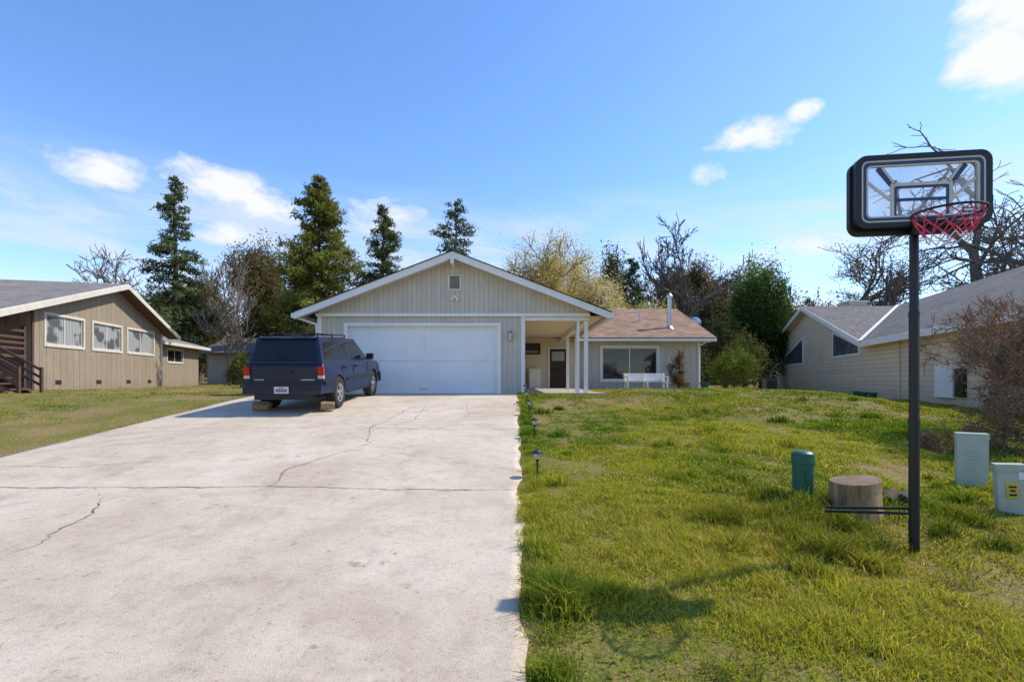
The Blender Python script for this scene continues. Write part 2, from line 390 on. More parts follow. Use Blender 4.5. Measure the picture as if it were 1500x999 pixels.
# ------------------------------------------------------------------ architecture helpers
def wall(mb,fr,u0,u1,z0,z1,ops,mi,reveal=.09,trimmi=None):
    o,u,n=[Vector(q) for q in fr]; k=Vector((0,0,1))
    us=sorted({u0,u1}|{q for p in ops for q in p[:2]}); zs=sorted({z0,z1}|{q for p in ops for q in p[2:4]})
    for a,b in zip(us[:-1],us[1:]):
        for c,d in zip(zs[:-1],zs[1:]):
            mu=(a+b)/2; mz=(c+d)/2
            if any(p[0]<mu<p[1] and p[2]<mz<p[3] for p in ops): continue
            mb.add([o+u*a+k*c,o+u*b+k*c,o+u*b+k*d,o+u*a+k*d],mi,[(a,c),(b,c),(b,d),(a,d)])
    for a,b,c,d in [p[:4] for p in ops]:
        q=n*-reveal; t=mi if trimmi is None else trimmi
        A,B,C_,D=o+u*a+k*c,o+u*b+k*c,o+u*b+k*d,o+u*a+k*d
        for s_,e in ((A,B),(B,C_),(C_,D),(D,A)): mb.add([s_,e,e+q,s_+q],t)
def window(mb,fr,a,b,c,d,gmi,tmi,mull=1,cas=.09,sash=.045,hm=False):
    f=mb.fb
    f(fr,a-cas,a,.0,.03,c-cas,d+cas,tmi); f(fr,b,b+cas,.0,.03,c-cas,d+cas,tmi)
    f(fr,a,b,.0,.028,d,d+cas,tmi); f(fr,a,b,.0,.045,c-cas,c,tmi)
    f(fr,a,a+sash,-.07,-.03,c,d,tmi); f(fr,b-sash,b,-.07,-.03,c,d,tmi)
    f(fr,a+sash,b-sash,-.068,-.032,c,c+sash,tmi); f(fr,a+sash,b-sash,-.068,-.032,d-sash,d,tmi)
    for i in range(mull):
        x=a+(b-a)*(i+1)/(mull+1); f(fr,x-.022,x+.022,-.066,-.034,c+sash,d-sash,tmi)
    f(fr,a,b,-.09,-.055,c,d,gmi)
def roofpoly(mb,pts,th,mi_top,mi_edge):
    p=[Vector(q) for q in pts]; e=(p[1]-p[0]).normalized(); nrm=(p[1]-p[0]).cross(p[2]-p[0]).normalized()
    if nrm.z<0: nrm=-nrm
    up=nrm.cross(e)
    if up.z<0: up=-up
    uv=[((q-p[0]).dot(e),(q-p[0]).dot(up)) for q in p]
    mb.add(p,mi_top,uv); q=[a-Vector((0,0,th)) for a in p]; mb.add(q[::-1],mi_edge)
    for i in range(len(p)):
        j=(i+1)%len(p); mb.add([p[i],q[i],q[j],p[j]],mi_edge)
def board(mb,p0,p1,h,nrm,t,mi,drop=0):
    p0=Vector(p0);p1=Vector(p1);n=Vector(nrm)*t;k=Vector((0,0,h)); d=Vector((0,0,drop))
    a=[p0-d,p1-d,p1-d-k,p0-d-k]; mb.poly_extrude(a,n,mi)

# ------------------------------------------------------------------ main house
H=empty('beige_house')
cx=-1.82; RS=.384; AZ=4.39
rz=lambda x:AZ-RS*abs(x-cx)
mb=MB()
FR=((0,15.5,0),(1,0,0),(0,-1,0))
wall(mb,FR,-6.09,.39,0,2.47,[(-5.17,-.47,-.0001,2.13)],0,.12,1)
wall(mb,((-6.09,15.5,0),(0,1,0),(-1,0,0)),0,18.5,0,2.6,[],0)
wall(mb,((.39,15.5,0),(0,1,0),(1,0,0)),0,8.5,0,2.5,[],0)
o=15.47
for xa,xb in ((-6.09,cx),(cx,2.42)):
    pts=[(xa,o,2.5),(xb,o,2.5),(xb,o,rz(xb)-.14),(xa,o,rz(xa)-.14)]
    mb.add(pts,0,[(p[0],p[2]) for p in pts])
mb.add([(2.42,o,2.5),(2.42,16,2.5),(2.42,16,rz(2.42)-.14),(2.42,o,rz(2.42)-.14)],0,[(0,1),(.5,1),(.5,1.3),(0,1.3)])
ops_entry=[(.62,1.33,1.72,2.15),(1.74,2.76,.02,2.02),(4.4,7.1,.42,2.0)]
FW=((0,24,0),(1,0,0),(0,-1,0))
wall(mb,FW,.39,3.3,0,2.5,ops_entry[:2],3,.1)
wall(mb,FW,3.3,9.17,0,2.5,[ops_entry[2]],2,.1)
FE=((9.17,24,0),(0,1,0),(1,0,0))
wall(mb,FE,0,10.2,0,2.35,[],2)
mb.add([(9.17,24,2.35),(9.17,34.2,2.35),(9.17,29.1,4.45)],2,[(0,2.35),(10.2,2.35),(5.1,4.45)])
wall(mb,((0,34.2,0),(1,0,0),(0,1,0)),-6.09,9.17,0,2.5,[],2)
mb.build('walls',['siding','trim','sidingb','cream'],H)
mb=MB()
mb.box(-5.17,-.47,15.60,15.63,.01,2.13,0)
for a,b,c,d in ((-5.17,-.47,2.05,2.13),(-5.17,-.47,.01,.10),(-5.17,-.47,1.04,1.12)): mb.box(a,b,15.575,15.60,c,d,0)
for a in (-5.17,-2.86,-.55): mb.box(a,a+.08,15.578,15.60,.10,1.04,0); mb.box(a,a+.08,15.578,15.60,1.12,2.05,0)
mb.box(-2.95,-2.69,15.56,15.575,.14,.17,1); mb.box(-5.17,-.47,15.57,15.60,-.02,.012,2)
mb.build('garage_door',['doorw','metal','dark'],H,bevel=.004,segs=1)
mb=MB()
mb.box(-6.16,2.45,15.42,15.468,2.43,2.53,0)
mb.box(-5.29,-5.17,15.46,15.5,0,2.13,0); mb.box(-.47,-.35,15.46,15.5,0,2.13,0); mb.box(-5.29,-.35,15.455,15.5,2.13,2.23,0)
mb.box(-6.12,-5.99,15.46,15.5,0,2.43,0); mb.box(.29,.41,15.46,15.5,0,2.43,0)
mb.box(.41,2.42,15.5,15.62,2.31,2.43,0); mb.box(2.28,2.42,15.62,24,2.26,2.44,0)
mb.box(.40,2.9,15.65,23.99,2.445,2.475,1)
for y in (15.5,17.7,20.6): mb.box(2.28,2.40,y,y+.12,.03,2.30,0)
mb.box(2.05,2.13,15.52,15.60,.03,2.31,0)
mb.box(.80,1.35,23.3,23.9,.03,.95,0); mb.box(.84,1.31,23.27,23.30,.12,.88,0)
yF=14.98
for s_,xe in ((-1,-6.65),(1,3.0)):
    a=Vector((cx,yF,AZ-.03)); b=Vector((xe,yF,rz(xe)-.03)); board(mb,a,b,.21,(0,1,0),.04,0)
for xe in (-6.65,3.0):
    mb.poly_extrude([(cx,yF+.04,rz(cx)-.16),(xe,yF+.04,rz(xe)-.16),(xe,15.47,rz(xe)-.16),(cx,15.47,rz(cx)-.16)],(0,0,.02),0)
mb.box(cx-.05,cx+.05,14.90,15.47,AZ-.42,AZ-.22,0)
mb.box(cx-.16,cx+.16,14.95,14.975,AZ-.27,AZ-.19,0)
mb.box(-6.74,-6.65,14.98,23,rz(-6.65)-.2,rz(-6.65)-.06,0)
mb.box(3.0,3.1,14.98,23.3,rz(3.0)-.2,rz(3.0)-.06,0)
mb.box(2.95,9.72,23.30,23.40,2.27,2.39,0)
mb.tube((-6.62,15.2,2.35),(-6.14,15.45,2.18),.035,.035,8,0); mb.tube((-6.14,15.44,2.2),(-6.14,15.44,.1),.035,.035,8,0)
mb.tube((9.35,23.4,2.3),(9.10,23.93,2.05),.035,.035,8,0); mb.tube((9.10,23.93,2.06),(9.10,23.93,.1),.035,.035,8,0)
mb.box(3.0,9.68,23.42,24.0,2.265,2.285,0)
board(mb,(9.70,23.4,2.42),(9.70,29.1,4.60),.18,(.03,0,0),1,0,.02)
board(mb,(9.70,34.8,2.42),(9.70,29.1,4.60),.18,(.03,0,0),1,0,.02)
mb.box(9.05,9.19,23.97,24.0,0,2.25,0)
mb.build('trim',['trim','cream'],H)
mb=MB()
roofpoly(mb,[(-6.68,14.95,rz(-6.68)),(-6.68,29.1,rz(-6.68)),(cx,29.1,AZ),(cx,14.95,AZ)],.025,0,1)
roofpoly(mb,[(3.03,14.95,rz(3.03)),(3.03,29.1,rz(3.03)),(cx,29.1,AZ),(cx,14.95,AZ)],.025,0,1)
roofpoly(mb,[(2.0,23.35,2.44),(9.73,23.35,2.44),(9.73,29.1,4.62),(2.0,29.1,4.62)],.03,0,1)
roofpoly(mb,[(-6.7,34.8,2.44),(9.73,34.8,2.44),(9.73,29.1,4.62),(-6.7,29.1,4.62)],.03,0,1)
mb.add([(-6.1,29.1,2.4),(3.4,29.1,2.4),(3.4,29.1,4.6),(-6.1,29.1,4.6)],1)
mb.build('roof',['shingle','dark'],H)
mb=MB()
window(mb,FW,4.4,7.1,.42,2.0,0,1,1,.10,.05)
window(mb,FW,.62,1.33,1.72,2.15,0,2,0,.06,.04)
mb.build('windows',['glass','trim','darkwood'],H)
mb=MB()
mb.box(1.74,1.84,23.93,23.98,.02,2.02,1); mb.box(2.66,2.76,23.93,23.98,.02,2.02,1); mb.box(1.84,2.66,23.93,23.98,1.93,2.02,1)
mb.box(1.84,2.66,24.02,24.06,.02,1.93,0); mb.box(1.95,2.55,23.99,24.02,1.35,1.80,2)
for i in range(8): x=1.90+.1*i; mb.box(x-.008,x+.008,23.955,23.97,.1,1.9,3)
for z in (.1,1.0,1.9): mb.box(1.86,2.64,23.95,23.955,z-.02,z+.02,3)
mb.build('front_door',['darkwood','trim','lens','blackmetal'],H)
mb=MB(); mb.box(.40,3.0,15.3,24,-.1,.03,0); mb.build('porch_floor',['conc'],H)
mb=MB(); vx=-1.80
mb.box(vx-.20,vx+.20,15.42,15.468,3.26,3.72,0)
for i in range(7): z=3.30+.058*i; mb.poly_extrude([(vx-.16,15.415,z+.005),(vx-.16,15.40,z),(vx-.16,15.415,z+.04)],(.32,0,0),1)
mb.build('attic_vent',['trim','dark'],H)
mb=MB(); mb.box(vx-.05,vx+.05,15.42,15.468,2.98,3.08,0); mb.tube((vx-.03,15.42,3.02),(vx-.09,15.32,2.96),.03,.05,10,0); mb.tube((vx+.03,15.42,3.02),(vx+.09,15.32,2.96),.03,.05,10,0)
mb.build('flood_light',['trim'],H)
mb=MB(); lx=-.05
mb.box(lx-.05,lx+.05,15.45,15.499,1.70,1.92,0); mb.tube((lx,15.38,1.68),(lx,15.38,1.90),.045,.075,6,1); mb.tube((lx,15.38,1.90),(lx,15.38,1.98),.09,.02,6,0); mb.tube((lx,15.38,1.64),(lx,15.38,1.68),.02,.05,6,0)
mb.build('wall_lantern',['metal','lens'],H)
mb=MB()
mb.tube((8.0,25.0,2.8),(8.0,25.0,4.6),.11,.11,16,0); mb.tube((8.0,25.0,4.6),(8.0,25.0,4.68),.17,.17,16,0); mb.tube((8.0,25.0,4.68),(8.0,25.0,4.82),.17,.05,16,0); mb.tube((8.0,25.0,3.0),(8.0,25.0,3.16),.24,.12,16,0)
for x,y in ((5.2,27.5),(6.8,26.2)): mb.tube((x,y,3.4),(x,y,4.1),.05,.05,8,0)
mb.build('flue_pipe',['metal'],H)
S=empty('satellite_dish',(9.9,26.5,3.2)); mb=MB()
n=14
for k in range(3):
    for i in range(n):
        def q(k,i):
            r=.11*k; a=2*math.pi*i/n; return (r*math.cos(a),.6*r*r-.0,r*math.sin(a)*1.0+.3)
        if k==0: mb.add([q(0,0),q(1,i),q(1,i+1)],0)
        else: mb.add([q(k,i),q(k+1,i),q(k+1,i+1),q(k,i+1)],0)
mb.tube((0,.05,.3),(-.2,.25,-.5),.02,.02,6,0); mb.tube((0,0,0.02),(0,-.3,.25),.01,.01,6,0); mb.box(-.03,.03,-.34,-.28,.22,.28,0)
mb.build('dish',['metal'],S)

# ------------------------------------------------------------------ right cream house
R_=empty('cream_house'); mb=MB()
u=Vector((.32,1,0)).normalized(); nrm=Vector((-u.y,u.x,0)); pn=-nrm
o=Vector((12.7,12.2,0))+pn*.45
o0=o-u*5.0
fr=(tuple(o0),tuple(u),tuple(nrm))
TF=43.4
wall(mb,fr,0,15.8,-.5,2.16,[],0)
wall(mb,fr,15.8,TF,-.6,2.16,[],0)
zt=5.12
for A,B in ((15.8,26.6),(TF,26.6)):
    pts=[(A,2.16),(B,2.16),(B,zt)]
    mb.add([o0+u*a+Vector((0,0,z)) for a,z in pts],0,pts)
wall(mb,(tuple(o0),tuple(pn),tuple(-u)),0,12,-.5,2.16,[],0)
wall(mb,(tuple(o0+u*TF),tuple(pn),tuple(u)),0,12,-.5,2.16,[],0)
mb.build('walls',['creamlap'],R_)
mb=MB(); ov=.45
def W(t,d,z): 
    q=o0+u*t+pn*d; return Vector((q.x,q.y,z))
ez=2.20; rd=6.2; rzz=5.5; rt=29.7
ea=W(-.4,-ov,ez); eb=W(15.8,-ov,ez); rb=W(rt,rd,rzz); ra=W(-.4,rd,rzz)
roofpoly(mb,[ea,eb,rb,ra],.05,0,1)
A=W(26.6,-ov,5.30); Pz=W(rt,rd,rzz); Efar=W(44.2,-ov,2.10); Pf=W(44.2,rd+2,2.1)
roofpoly(mb,[eb-Vector((0,0,.02)),A,Pz-Vector((0,0,.03))],.05,0,1)
roofpoly(mb,[Efar,Pf,Pz-Vector((0,0,.03)),A],.05,0,1)
roofpoly(mb,[W(-.4,2*rd+ov,ez),W(rt-1,2*rd+ov,ez),W(rt,rd,rzz+.002),W(-.4,rd,rzz+.002)],.05,0,1)
mb.build('roof',['shgrey','trim'],R_)
mb=MB()
board(mb,A,eb,.26,nrm,.04,0,.03); board(mb,A,Efar,.26,nrm,.04,0,.03); board(mb,ea,eb,.22,nrm,.04,0,.04)
mb.poly_extrude([eb+Vector((0,0,.03)),rb+Vector((0,0,.03)),rb+Vector((-.12,.12,.05)),eb+Vector((-.12,.12,.0))],(0,0,.02),0)
mb.poly_extrude([W(15.8,-ov,2.06),W(15.8,0,2.06),W(0,0,2.06),W(0,-ov,2.06)],(0,0,.02),0)
def trap(t0,t1,zb,za,zc):
    cas=[(t0-.22,zb-.12),(t1+.22,zb-.12),(t1+.22,zc+.16),(t0-.22,za+.16)]
    mb.poly_extrude([W(t,-.03,z) for t,z in cas],pn*.028,0)
    gl=[(t0,zb),(t1,zb),(t1,zc),(t0,za)]
    mb.add([W(t,-.04,z) for t,z in gl],1)
trap(17.6,21.4,1.75,2.05,3.0)
trap(28.2,33.2,1.6,3.2,2.2)
mb.box(23.0,24.2,33.5,34.4,4.5,5.7,2); mb.box(22.9,24.3,33.4,34.5,5.7,5.8,0)
fw=(tuple(o0),tuple(u),tuple(nrm))
mb.fb(fw,9.0,10.1,.0,.12,-.15,.95,0); mb.fb(fw,8.4,8.9,.0,.10,-.1,.8,3)
mb.tube(tuple(W(13.0,-.06,2.0)),tuple(W(13.0,-.06,-.4)),.03,.03,6,2)
mb.build('trim',['trim','glassl','creamlap','blackmetal'],R_)
mb=MB(); ac=W(33.5,-1.2,-.3); mb.box(ac.x-.45,ac.x+.45,ac.y-.45,ac.y+.45,-.5,.55,0)
for i in range(7): mb.box(ac.x-.40,ac.x+.40,ac.y-.47,ac.y-.455,-.4+.12*i,-.36+.12*i,1)
mb.tube((ac.x,ac.y,.55),(ac.x,ac.y,.6),.38,.36,16,1)
mb.build('air_conditioner',['metal','dark'],None,bevel=.02)
# ------------------------------------------------------------------ left brown house
L_=empty('brown_house')
u=Vector((-.22,1,0)).normalized(); nrm=Vector((u.y,-u.x,0)); pn=-nrm
o0=Vector((-14.02-.22*18.5,18.5,0)); fr=(tuple(o0),tuple(u),tuple(nrm)); Lw=10.2
def W(t,d,z,o0=o0,u=u,pn=pn):
    q=o0+u*t+pn*d; return Vector((q.x,q.y,z))
mb=MB(); wz=3.12
ops=[(.75,3.05,1.84,3.0),(3.75,6.0,1.84,3.0),(6.6,9.2,1.84,3.0)]
wall(mb,fr,0,Lw,-.2,wz,ops,0)
A_t=5.4; az=5.02
def ZL(t): return az-.12-(.295*(A_t-t) if t<A_t else .36*(t-A_t))
pl=[(0,wz),(Lw,wz),(Lw,max(ZL(Lw),wz+.01)),(A_t,az-.12),(-2.3,ZL(-2.3)),(-2.3,ZL(-2.3)-.25),(0,ZL(0)-.25)]
mb.add([W(t,0,z) for t,z in pl],0,pl)
wall(mb,(tuple(o0),tuple(pn),tuple(-u)),0,2.2,-.2,3.4,[],0)
o1=o0+pn*2.2-u*4.0; fr1=(tuple(o1),tuple(u),tuple(nrm))
wall(mb,fr1,-4,4.0,-.2,3.0,[(1.4,3.3,1.9,2.9)],0)
for t in (1.3,4.0,6.5,8.6): mb.fb(fr,t,t+.35,.0,.02,.25,.42,1)
oe=o0+u*Lw+pn*.8; fre=(tuple(oe),tuple(u),tuple(nrm))
wall(mb,fre,0,7.4,-.2,2.7,[(2.6,4.8,1.55,2.35)],0)
wall(mb,(tuple(oe+u*7.4),tuple(pn),tuple(u)),0,8,-.2,2.7,[],0)
mb.add([tuple(oe+u*7.4+Vector((0,0,2.7))),tuple(oe+u*7.4+pn*8+Vector((0,0,2.7))),tuple(oe+u*7.4+pn*4+Vector((0,0,3.9)))],0)
mb.build('walls',['brown','dark'],L_)
mb=MB(); ov=.6
Ap=W(A_t,-ov,az+.06); far=W(Lw+.8,-ov,3.02); ne=W(-2.6,-ov,2.72)
bk=11.0
roofpoly(mb,[ne,W(-2.6,bk,2.72),W(A_t,bk,az+.06),Ap],.05,0,1)
roofpoly(mb,[far,W(Lw+.8,bk,3.02),W(A_t,bk,az+.06),Ap],.05,0,1)
def E(t,d,z): 
    q=oe+u*t+pn*d; return Vector((q.x,q.y,z))
roofpoly(mb,[E(-.3,-.6,2.72),E(7.9,-.6,2.72),E(7.9,4,4.0),E(-.3,4,4.0)],.05,0,1)
roofpoly(mb,[E(-.3,8.6,2.72),E(7.9,8.6,2.72),E(7.9,4,4.0),E(-.3,4,4.0)],.05,0,1)
mb.build('roof',['shgreyl','trim2'],L_)
mb=MB()
board(mb,Ap,ne,.22,nrm,.04,0,.03); board(mb,Ap,far,.22,nrm,.04,0,.03)
board(mb,ne,W(-2.6,bk,2.72),.2,-u,.04,0,.03)
board(mb,E(-.3,-.6,2.72),E(7.9,-.6,2.72),.16,nrm,.04,0,.03)
mb.poly_extrude([W(A_t,-ov,az-.14),W(A_t,0,az-.14),W(Lw+.8,0,2.82),W(Lw+.8,-ov,2.82)],(0,0,.02),3)
for a,b,c,d in ops: window(mb,fr,a,b,c,d,1,4,1,.10,.045)
window(mb,fr1,1.4,3.3,1.9,2.9,2,4,1,.08)
window(mb,fre,2.6,4.8,1.55,2.35,2,4,1,.08)
mb.fb(fr,Lw-.1,Lw+.02,.0,.03,-.1,3.0,0); mb.fb(fr,0,.1,.0,.03,-.1,3.05,3)
mb.build('windows_and_trim',['trim2','glasscur','glass','darkwood','trim2'],L_)
mb=MB(); fb=mb.fb; sh=-3.1
fb(fr,-7,-.05,-2.2,-.1,1.25,1.36,0)
for t in (-.2,-1.7,-3.0,-4.4): fb(fr,t,t+.1,-.2,-.1,-.2,2.45,0)
for z in (1.55,1.75,1.95,2.2): fb(fr,-3.0,-.2,-.13,-.09,z,z+.09,0)
for i in range(8):
    z=1.25-.18*i; fb(fr,sh-.9,sh,.05+.27*i,.33+.27*i,z-.05,z,0)
for s_ in (sh-.95,sh+.02):
    a=o0+u*s_+Vector((0,0,1.25)); b=o0+u*s_+nrm*2.2+Vector((0,0,-.15)); 
    mb.poly_extrude([a,b,b-Vector((0,0,.28)),a-Vector((0,0,.28))],u*.05,0)
    for dz_ in (.35,.6,.85): mb.poly_extrude([a+Vector((0,0,dz_)),b+Vector((0,0,dz_)),b+Vector((0,0,dz_+.09)),a+Vector((0,0,dz_+.09))],u*.04,0)
    mb.tube(tuple(b-Vector((0,0,.2))),tuple(b+Vector((0,0,1.0))),.05,.05,4,0)
mb.build('deck_stairs',['darkwood'],L_)
B_=empty('distant_house'); mb=MB()
FRB=((0,46,0),(1,0,0),(0,-1,0))
wall(mb,FRB,-28.5,-19,-.2,2.9,[(-24.6,-23.6,1.0,2.2)],0); wall(mb,((-28.5,46,0),(0,1,0),(-1,0,0)),0,9,-.2,2.9,[],0); wall(mb,((-19,46,0),(0,1,0),(1,0,0)),0,9,-.2,2.9,[],0)
window(mb,FRB,-24.6,-23.6,1.0,2.2,1,2,1)
mb.build('walls',['brown','glass','trim2'],B_)
mb=MB(); roofpoly(mb,[(-29.2,45.2,2.9),(-18.3,45.2,2.9),(-18.3,50.5,4.7),(-29.2,50.5,4.7)],.1,0,1); roofpoly(mb,[(-29.2,55.8,2.9),(-18.3,55.8,2.9),(-18.3,50.5,4.7),(-29.2,50.5,4.7)],.1,0,1)
mb.build('roof',['shgrey','darkwood'],B_)

# ------------------------------------------------------------------ vegetation
def leaf_tris(Cn,size,aspect,cols):
    n=len(Cn); a=rng.normal(size=(n,3)); a/=np.linalg.norm(a,axis=1)[:,None]
    b=rng.normal(size=(n,3)); b-=a*(a*b).sum(1)[:,None]; b/=np.linalg.norm(b,axis=1)[:,None]
    s=(size*(.6+.8*rng.random(n)))[:,None]
    v=np.stack([Cn-a*s,Cn+a*s*.8,Cn+b*s*aspect],1)
    T=np.arange(3*n).reshape(n,3); C=np.repeat(cols[:,None,:],3,1)
    return v.reshape(-1,3),T,C.reshape(-1,3)
def conifer(x,y,Hh,R,seed,col,dens=1.0,crown0=.15,shape=.8,size=.22,name='pine_tree',gap=.25,droop=.15):
    r=random.Random(seed); z0=float(gh(x,y)); E_=empty(name,(x,y,z0))
    mb=MB(); k=6
    for i in range(k):
        mb.tube((.1*math.sin(i*2+seed),0,Hh*i/k),(.1*math.sin((i+1)*2+seed),0,Hh*(i+1)/k),.02*Hh*(1-i/k)+.03,.02*Hh*(1-(i+1)/k)+.03,7,0,False)
    pts=[];cc=[]; nb=int(Hh*7*dens)
    for i in range(nb):
        t=(i+r.random())/nb; z=Hh*(crown0+(1-crown0)*t)
        prof=(1-t)**shape*(.55+.45*min(1,t*5))*(.85+.2*math.sin(t*23+seed))
        L=R*prof*r.uniform(.55,1.25)+.2
        if r.random()<gap*.5: continue
        az_=r.uniform(0,6.283); d=Vector((math.cos(az_),math.sin(az_),0)); 
        rise=(t-.45)*.7-droop+r.uniform(-.15,.15)
        p1=d*L+Vector((0,0,z+rise*L))
        mb.tube((0,0,z),tuple(p1),.02+.012*L,.01,3,0,False)
        m_=max(8,int(28*L*dens)); s=np.array([r.random()**.6 for _ in range(m_)])
        s=.12+.9*s
        base=np.array([[0,0,z]])+(np.array(p1)-np.array([0,0,z]))[None]*s[:,None]
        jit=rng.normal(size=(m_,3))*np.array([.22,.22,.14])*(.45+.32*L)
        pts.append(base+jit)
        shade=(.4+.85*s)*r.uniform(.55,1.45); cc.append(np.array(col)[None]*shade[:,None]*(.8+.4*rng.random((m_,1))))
    mb.build('trunk',['bark'],E_)
    P_=np.concatenate(pts);C_=np.concatenate(cc); v,t,c=leaf_tris(P_,size,.4,C_)
    tri_mesh('needles',v,t,c,M['needle'],E_)
def skel(p,d,L,r0,dep,out,tips,R,spread=.6,up=.12,wig=.25,nch=(2,3),lr=.76):
    n=3; q=p; dd=d
    for i in range(n):
        dd=(dd+Vector((R.gauss(0,wig),R.gauss(0,wig),R.gauss(0,wig)+up))*.5).normalized()
        q2=q+dd*(L/n); ra=r0*(1-.35*i/n); rb=r0*(1-.35*(i+1)/n); out.append((q,q2,ra,rb,dep)); 
        if dep>0 and i<n-1 and R.random()<.65:
            sd=(dd+Vector((R.gauss(0,1),R.gauss(0,1),R.gauss(0,.7)))*spread*1.2).normalized()
            skel(q2,sd,L*lr*.75,rb*.5,dep-1,out,tips,R,spread,up,wig,nch,lr)
        q=q2
    if dep<=0: tips.append(q); return
    for c in range(R.randint(*nch)):
        sd=(dd+Vector((R.gauss(0,1),R.gauss(0,1),R.gauss(0,.6)))*spread).normalized()
        skel(q,sd,L*lr*R.uniform(.8,1.15),r0*.6,dep-1,out,tips,R,spread,up,wig,nch,lr)
def tree(name,x,y,Hh,R_,seed,dep=5,leaf=None,nleaf=14,lsize=.12,lsp=.5,bark='barkgrey',spread=.65,up=.1,trunkf=.25,thick=.03,z0=None):
    R=random.Random(seed); z0=float(gh(x,y)) if z0 is None else z0; E_=empty(name,(x,y,z0))
    out=[];tips=[]
    skel(Vector((0,0,-.2)),Vector((R.uniform(-.1,.1),R.uniform(-.1,.1),1)),Hh*trunkf,Hh*thick,dep,out,tips,R,spread,up)
    mx=sorted(s[1].z for s in out)[int(len(out)*.985)]; rr=sorted(math.hypot(s[1].x,s[1].y) for s in out)[int(len(out)*.97)]
    sz=Hh/mx; sr=R_/rr
    def T_(v): return Vector((v.x*sr,v.y*sr,v.z*sz))
    mb=MB(); fl=max(.004,.00065*y)
    for a,b,ra,rb,dp in out: mb.tube(T_(a),T_(b),max(ra,fl*1.2),max(rb,fl),6 if dp>=dep-1 else 3,0,False)
    mb.build('branches',[bark],E_)
    if leaf:
        tp=np.array([T_(t) for t in tips]+[T_(s[1]) for s in out if s[4]<=1]); n=len(tp)*nleaf
        idx=np.repeat(np.arange(len(tp)),nleaf); C_=tp[idx]+rng.normal(size=(n,3))*lsp
        cl=(.55+.8*rng.random(len(tp)))[idx]*(.8+.4*rng.random(n)); col=np.array(leaf)
        if col.ndim==2: col=col[rng.integers(0,len(col),n)]
        else: col=np.repeat(col[None],n,0)
        v,t,c=leaf_tris(C_,lsize,.6,col*cl[:,None]); tri_mesh('foliage',v,t,c,M['leaf'],E_)
def cloud_tree(name,x,y,Hh,R_,seed,col,n=14000,size=.12,z0=None,low=.05,tp_=.55):
    z0=float(gh(x,y)) if z0 is None else z0; E_=empty(name,(x,y,z0)); r=np.random.default_rng(seed)
    nc_=90; dirs=r.normal(size=(nc_,3)); dirs/=np.linalg.norm(dirs,axis=1)[:,None]; rad=r.random(nc_)**.4*.85
    cen=dirs*rad[:,None]; cs=.16+.16*r.random(nc_); tone=.55+.8*r.random(nc_)
    k=r.integers(0,nc_,n); p=cen[k]+r.normal(size=(n,3))*cs[k][:,None]*.6
    p[:,0]*=R_*.85; p[:,1]*=R_*.85; zz=(p[:,2]+1)/2; p[:,2]=Hh*(low+(1-low)*np.clip(zz,-.02,1.1)) ; 
    tap=1-tp_*np.clip(zz,0,1)**2; p[:,0]*=tap; p[:,1]*=tap
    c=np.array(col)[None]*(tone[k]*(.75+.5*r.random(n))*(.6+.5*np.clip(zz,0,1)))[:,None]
    v,t,cc=leaf_tris(p,size,.6,c); tri_mesh('foliage',v,t,cc,M['leaf'],E_)
    mb=MB(); mb.tube((0,0,-.1),(0,0,Hh*.6),.03*Hh,.01*Hh,7,0)
    for i in range(10):
        a=i*2.4; mb.tube((0,0,Hh*(.1+.04*i)),(math.cos(a)*R_*.6,math.sin(a)*R_*.6,Hh*(.3+.05*i)),.012*Hh,.003*Hh,4,0)
    mb.build('trunk',['bark'],E_)
PB=(.095,.12,.055)
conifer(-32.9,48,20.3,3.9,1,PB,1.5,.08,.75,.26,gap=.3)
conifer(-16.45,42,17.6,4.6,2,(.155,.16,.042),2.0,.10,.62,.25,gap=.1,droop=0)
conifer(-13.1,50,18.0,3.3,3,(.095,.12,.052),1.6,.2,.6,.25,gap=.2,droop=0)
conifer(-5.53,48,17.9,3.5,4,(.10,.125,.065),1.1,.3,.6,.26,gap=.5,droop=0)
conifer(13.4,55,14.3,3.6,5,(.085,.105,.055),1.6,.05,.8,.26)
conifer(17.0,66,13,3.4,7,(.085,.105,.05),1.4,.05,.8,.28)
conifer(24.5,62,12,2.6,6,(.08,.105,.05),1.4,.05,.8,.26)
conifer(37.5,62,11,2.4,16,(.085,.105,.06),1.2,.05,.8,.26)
OL=(.16,.15,.065)
tree('bare_oak_tree',-50,60,15.5,6.5,21,5,None,spread=.75)
tree('oak_tree',-30,55,13.2,5.0,22,5,OL,12,.20,.55)
tree('oak_tree',-25.5,52,13.2,3.8,23,5,(.17,.14,.07),8,.18,.45)
tree('oak_tree',-21.0,47,11.5,3.4,24,5,(.13,.14,.05),14,.2,.5)
tree('oak_tree',-38,60,11.5,5.0,25,5,(.14,.13,.06),10,.2,.6)
tree('willow_tree',1.4,34,9.0,4.6,31,5,[(.62,.50,.16),(.52,.46,.18)],14,.07,.34,bark='barkgrey',spread=.6,thick=.018)
tree('blossoming_tree',4.8,36,8.3,4.0,32,5,[(.70,.62,.42),(.42,.38,.14),(.75,.70,.58)],20,.085,.42,bark='bark',thick=.02)
tree('blossoming_tree',8.1,37,7.2,3.2,33,5,[(.52,.45,.18),(.36,.35,.12)],16,.085,.40,bark='bark',thick=.02)
tree('bare_oak_tree',20.2,60,17.4,6.4,41,6,None,spread=.65)
tree('bare_oak_tree',45,46,21.5,15,42,6,None,spread=.8,thick=.05,up=.05)
tree('bare_oak_tree',42,60,16.5,8,43,5,(.17,.14,.08),2,.16,.4,spread=.7)
tree('bare_oak_tree',56,56,19,11,44,6,None,spread=.75,thick=.045)
tree('oak_tree',27,70,15.5,6,45,5,(.17,.14,.08),12,.24,.6)
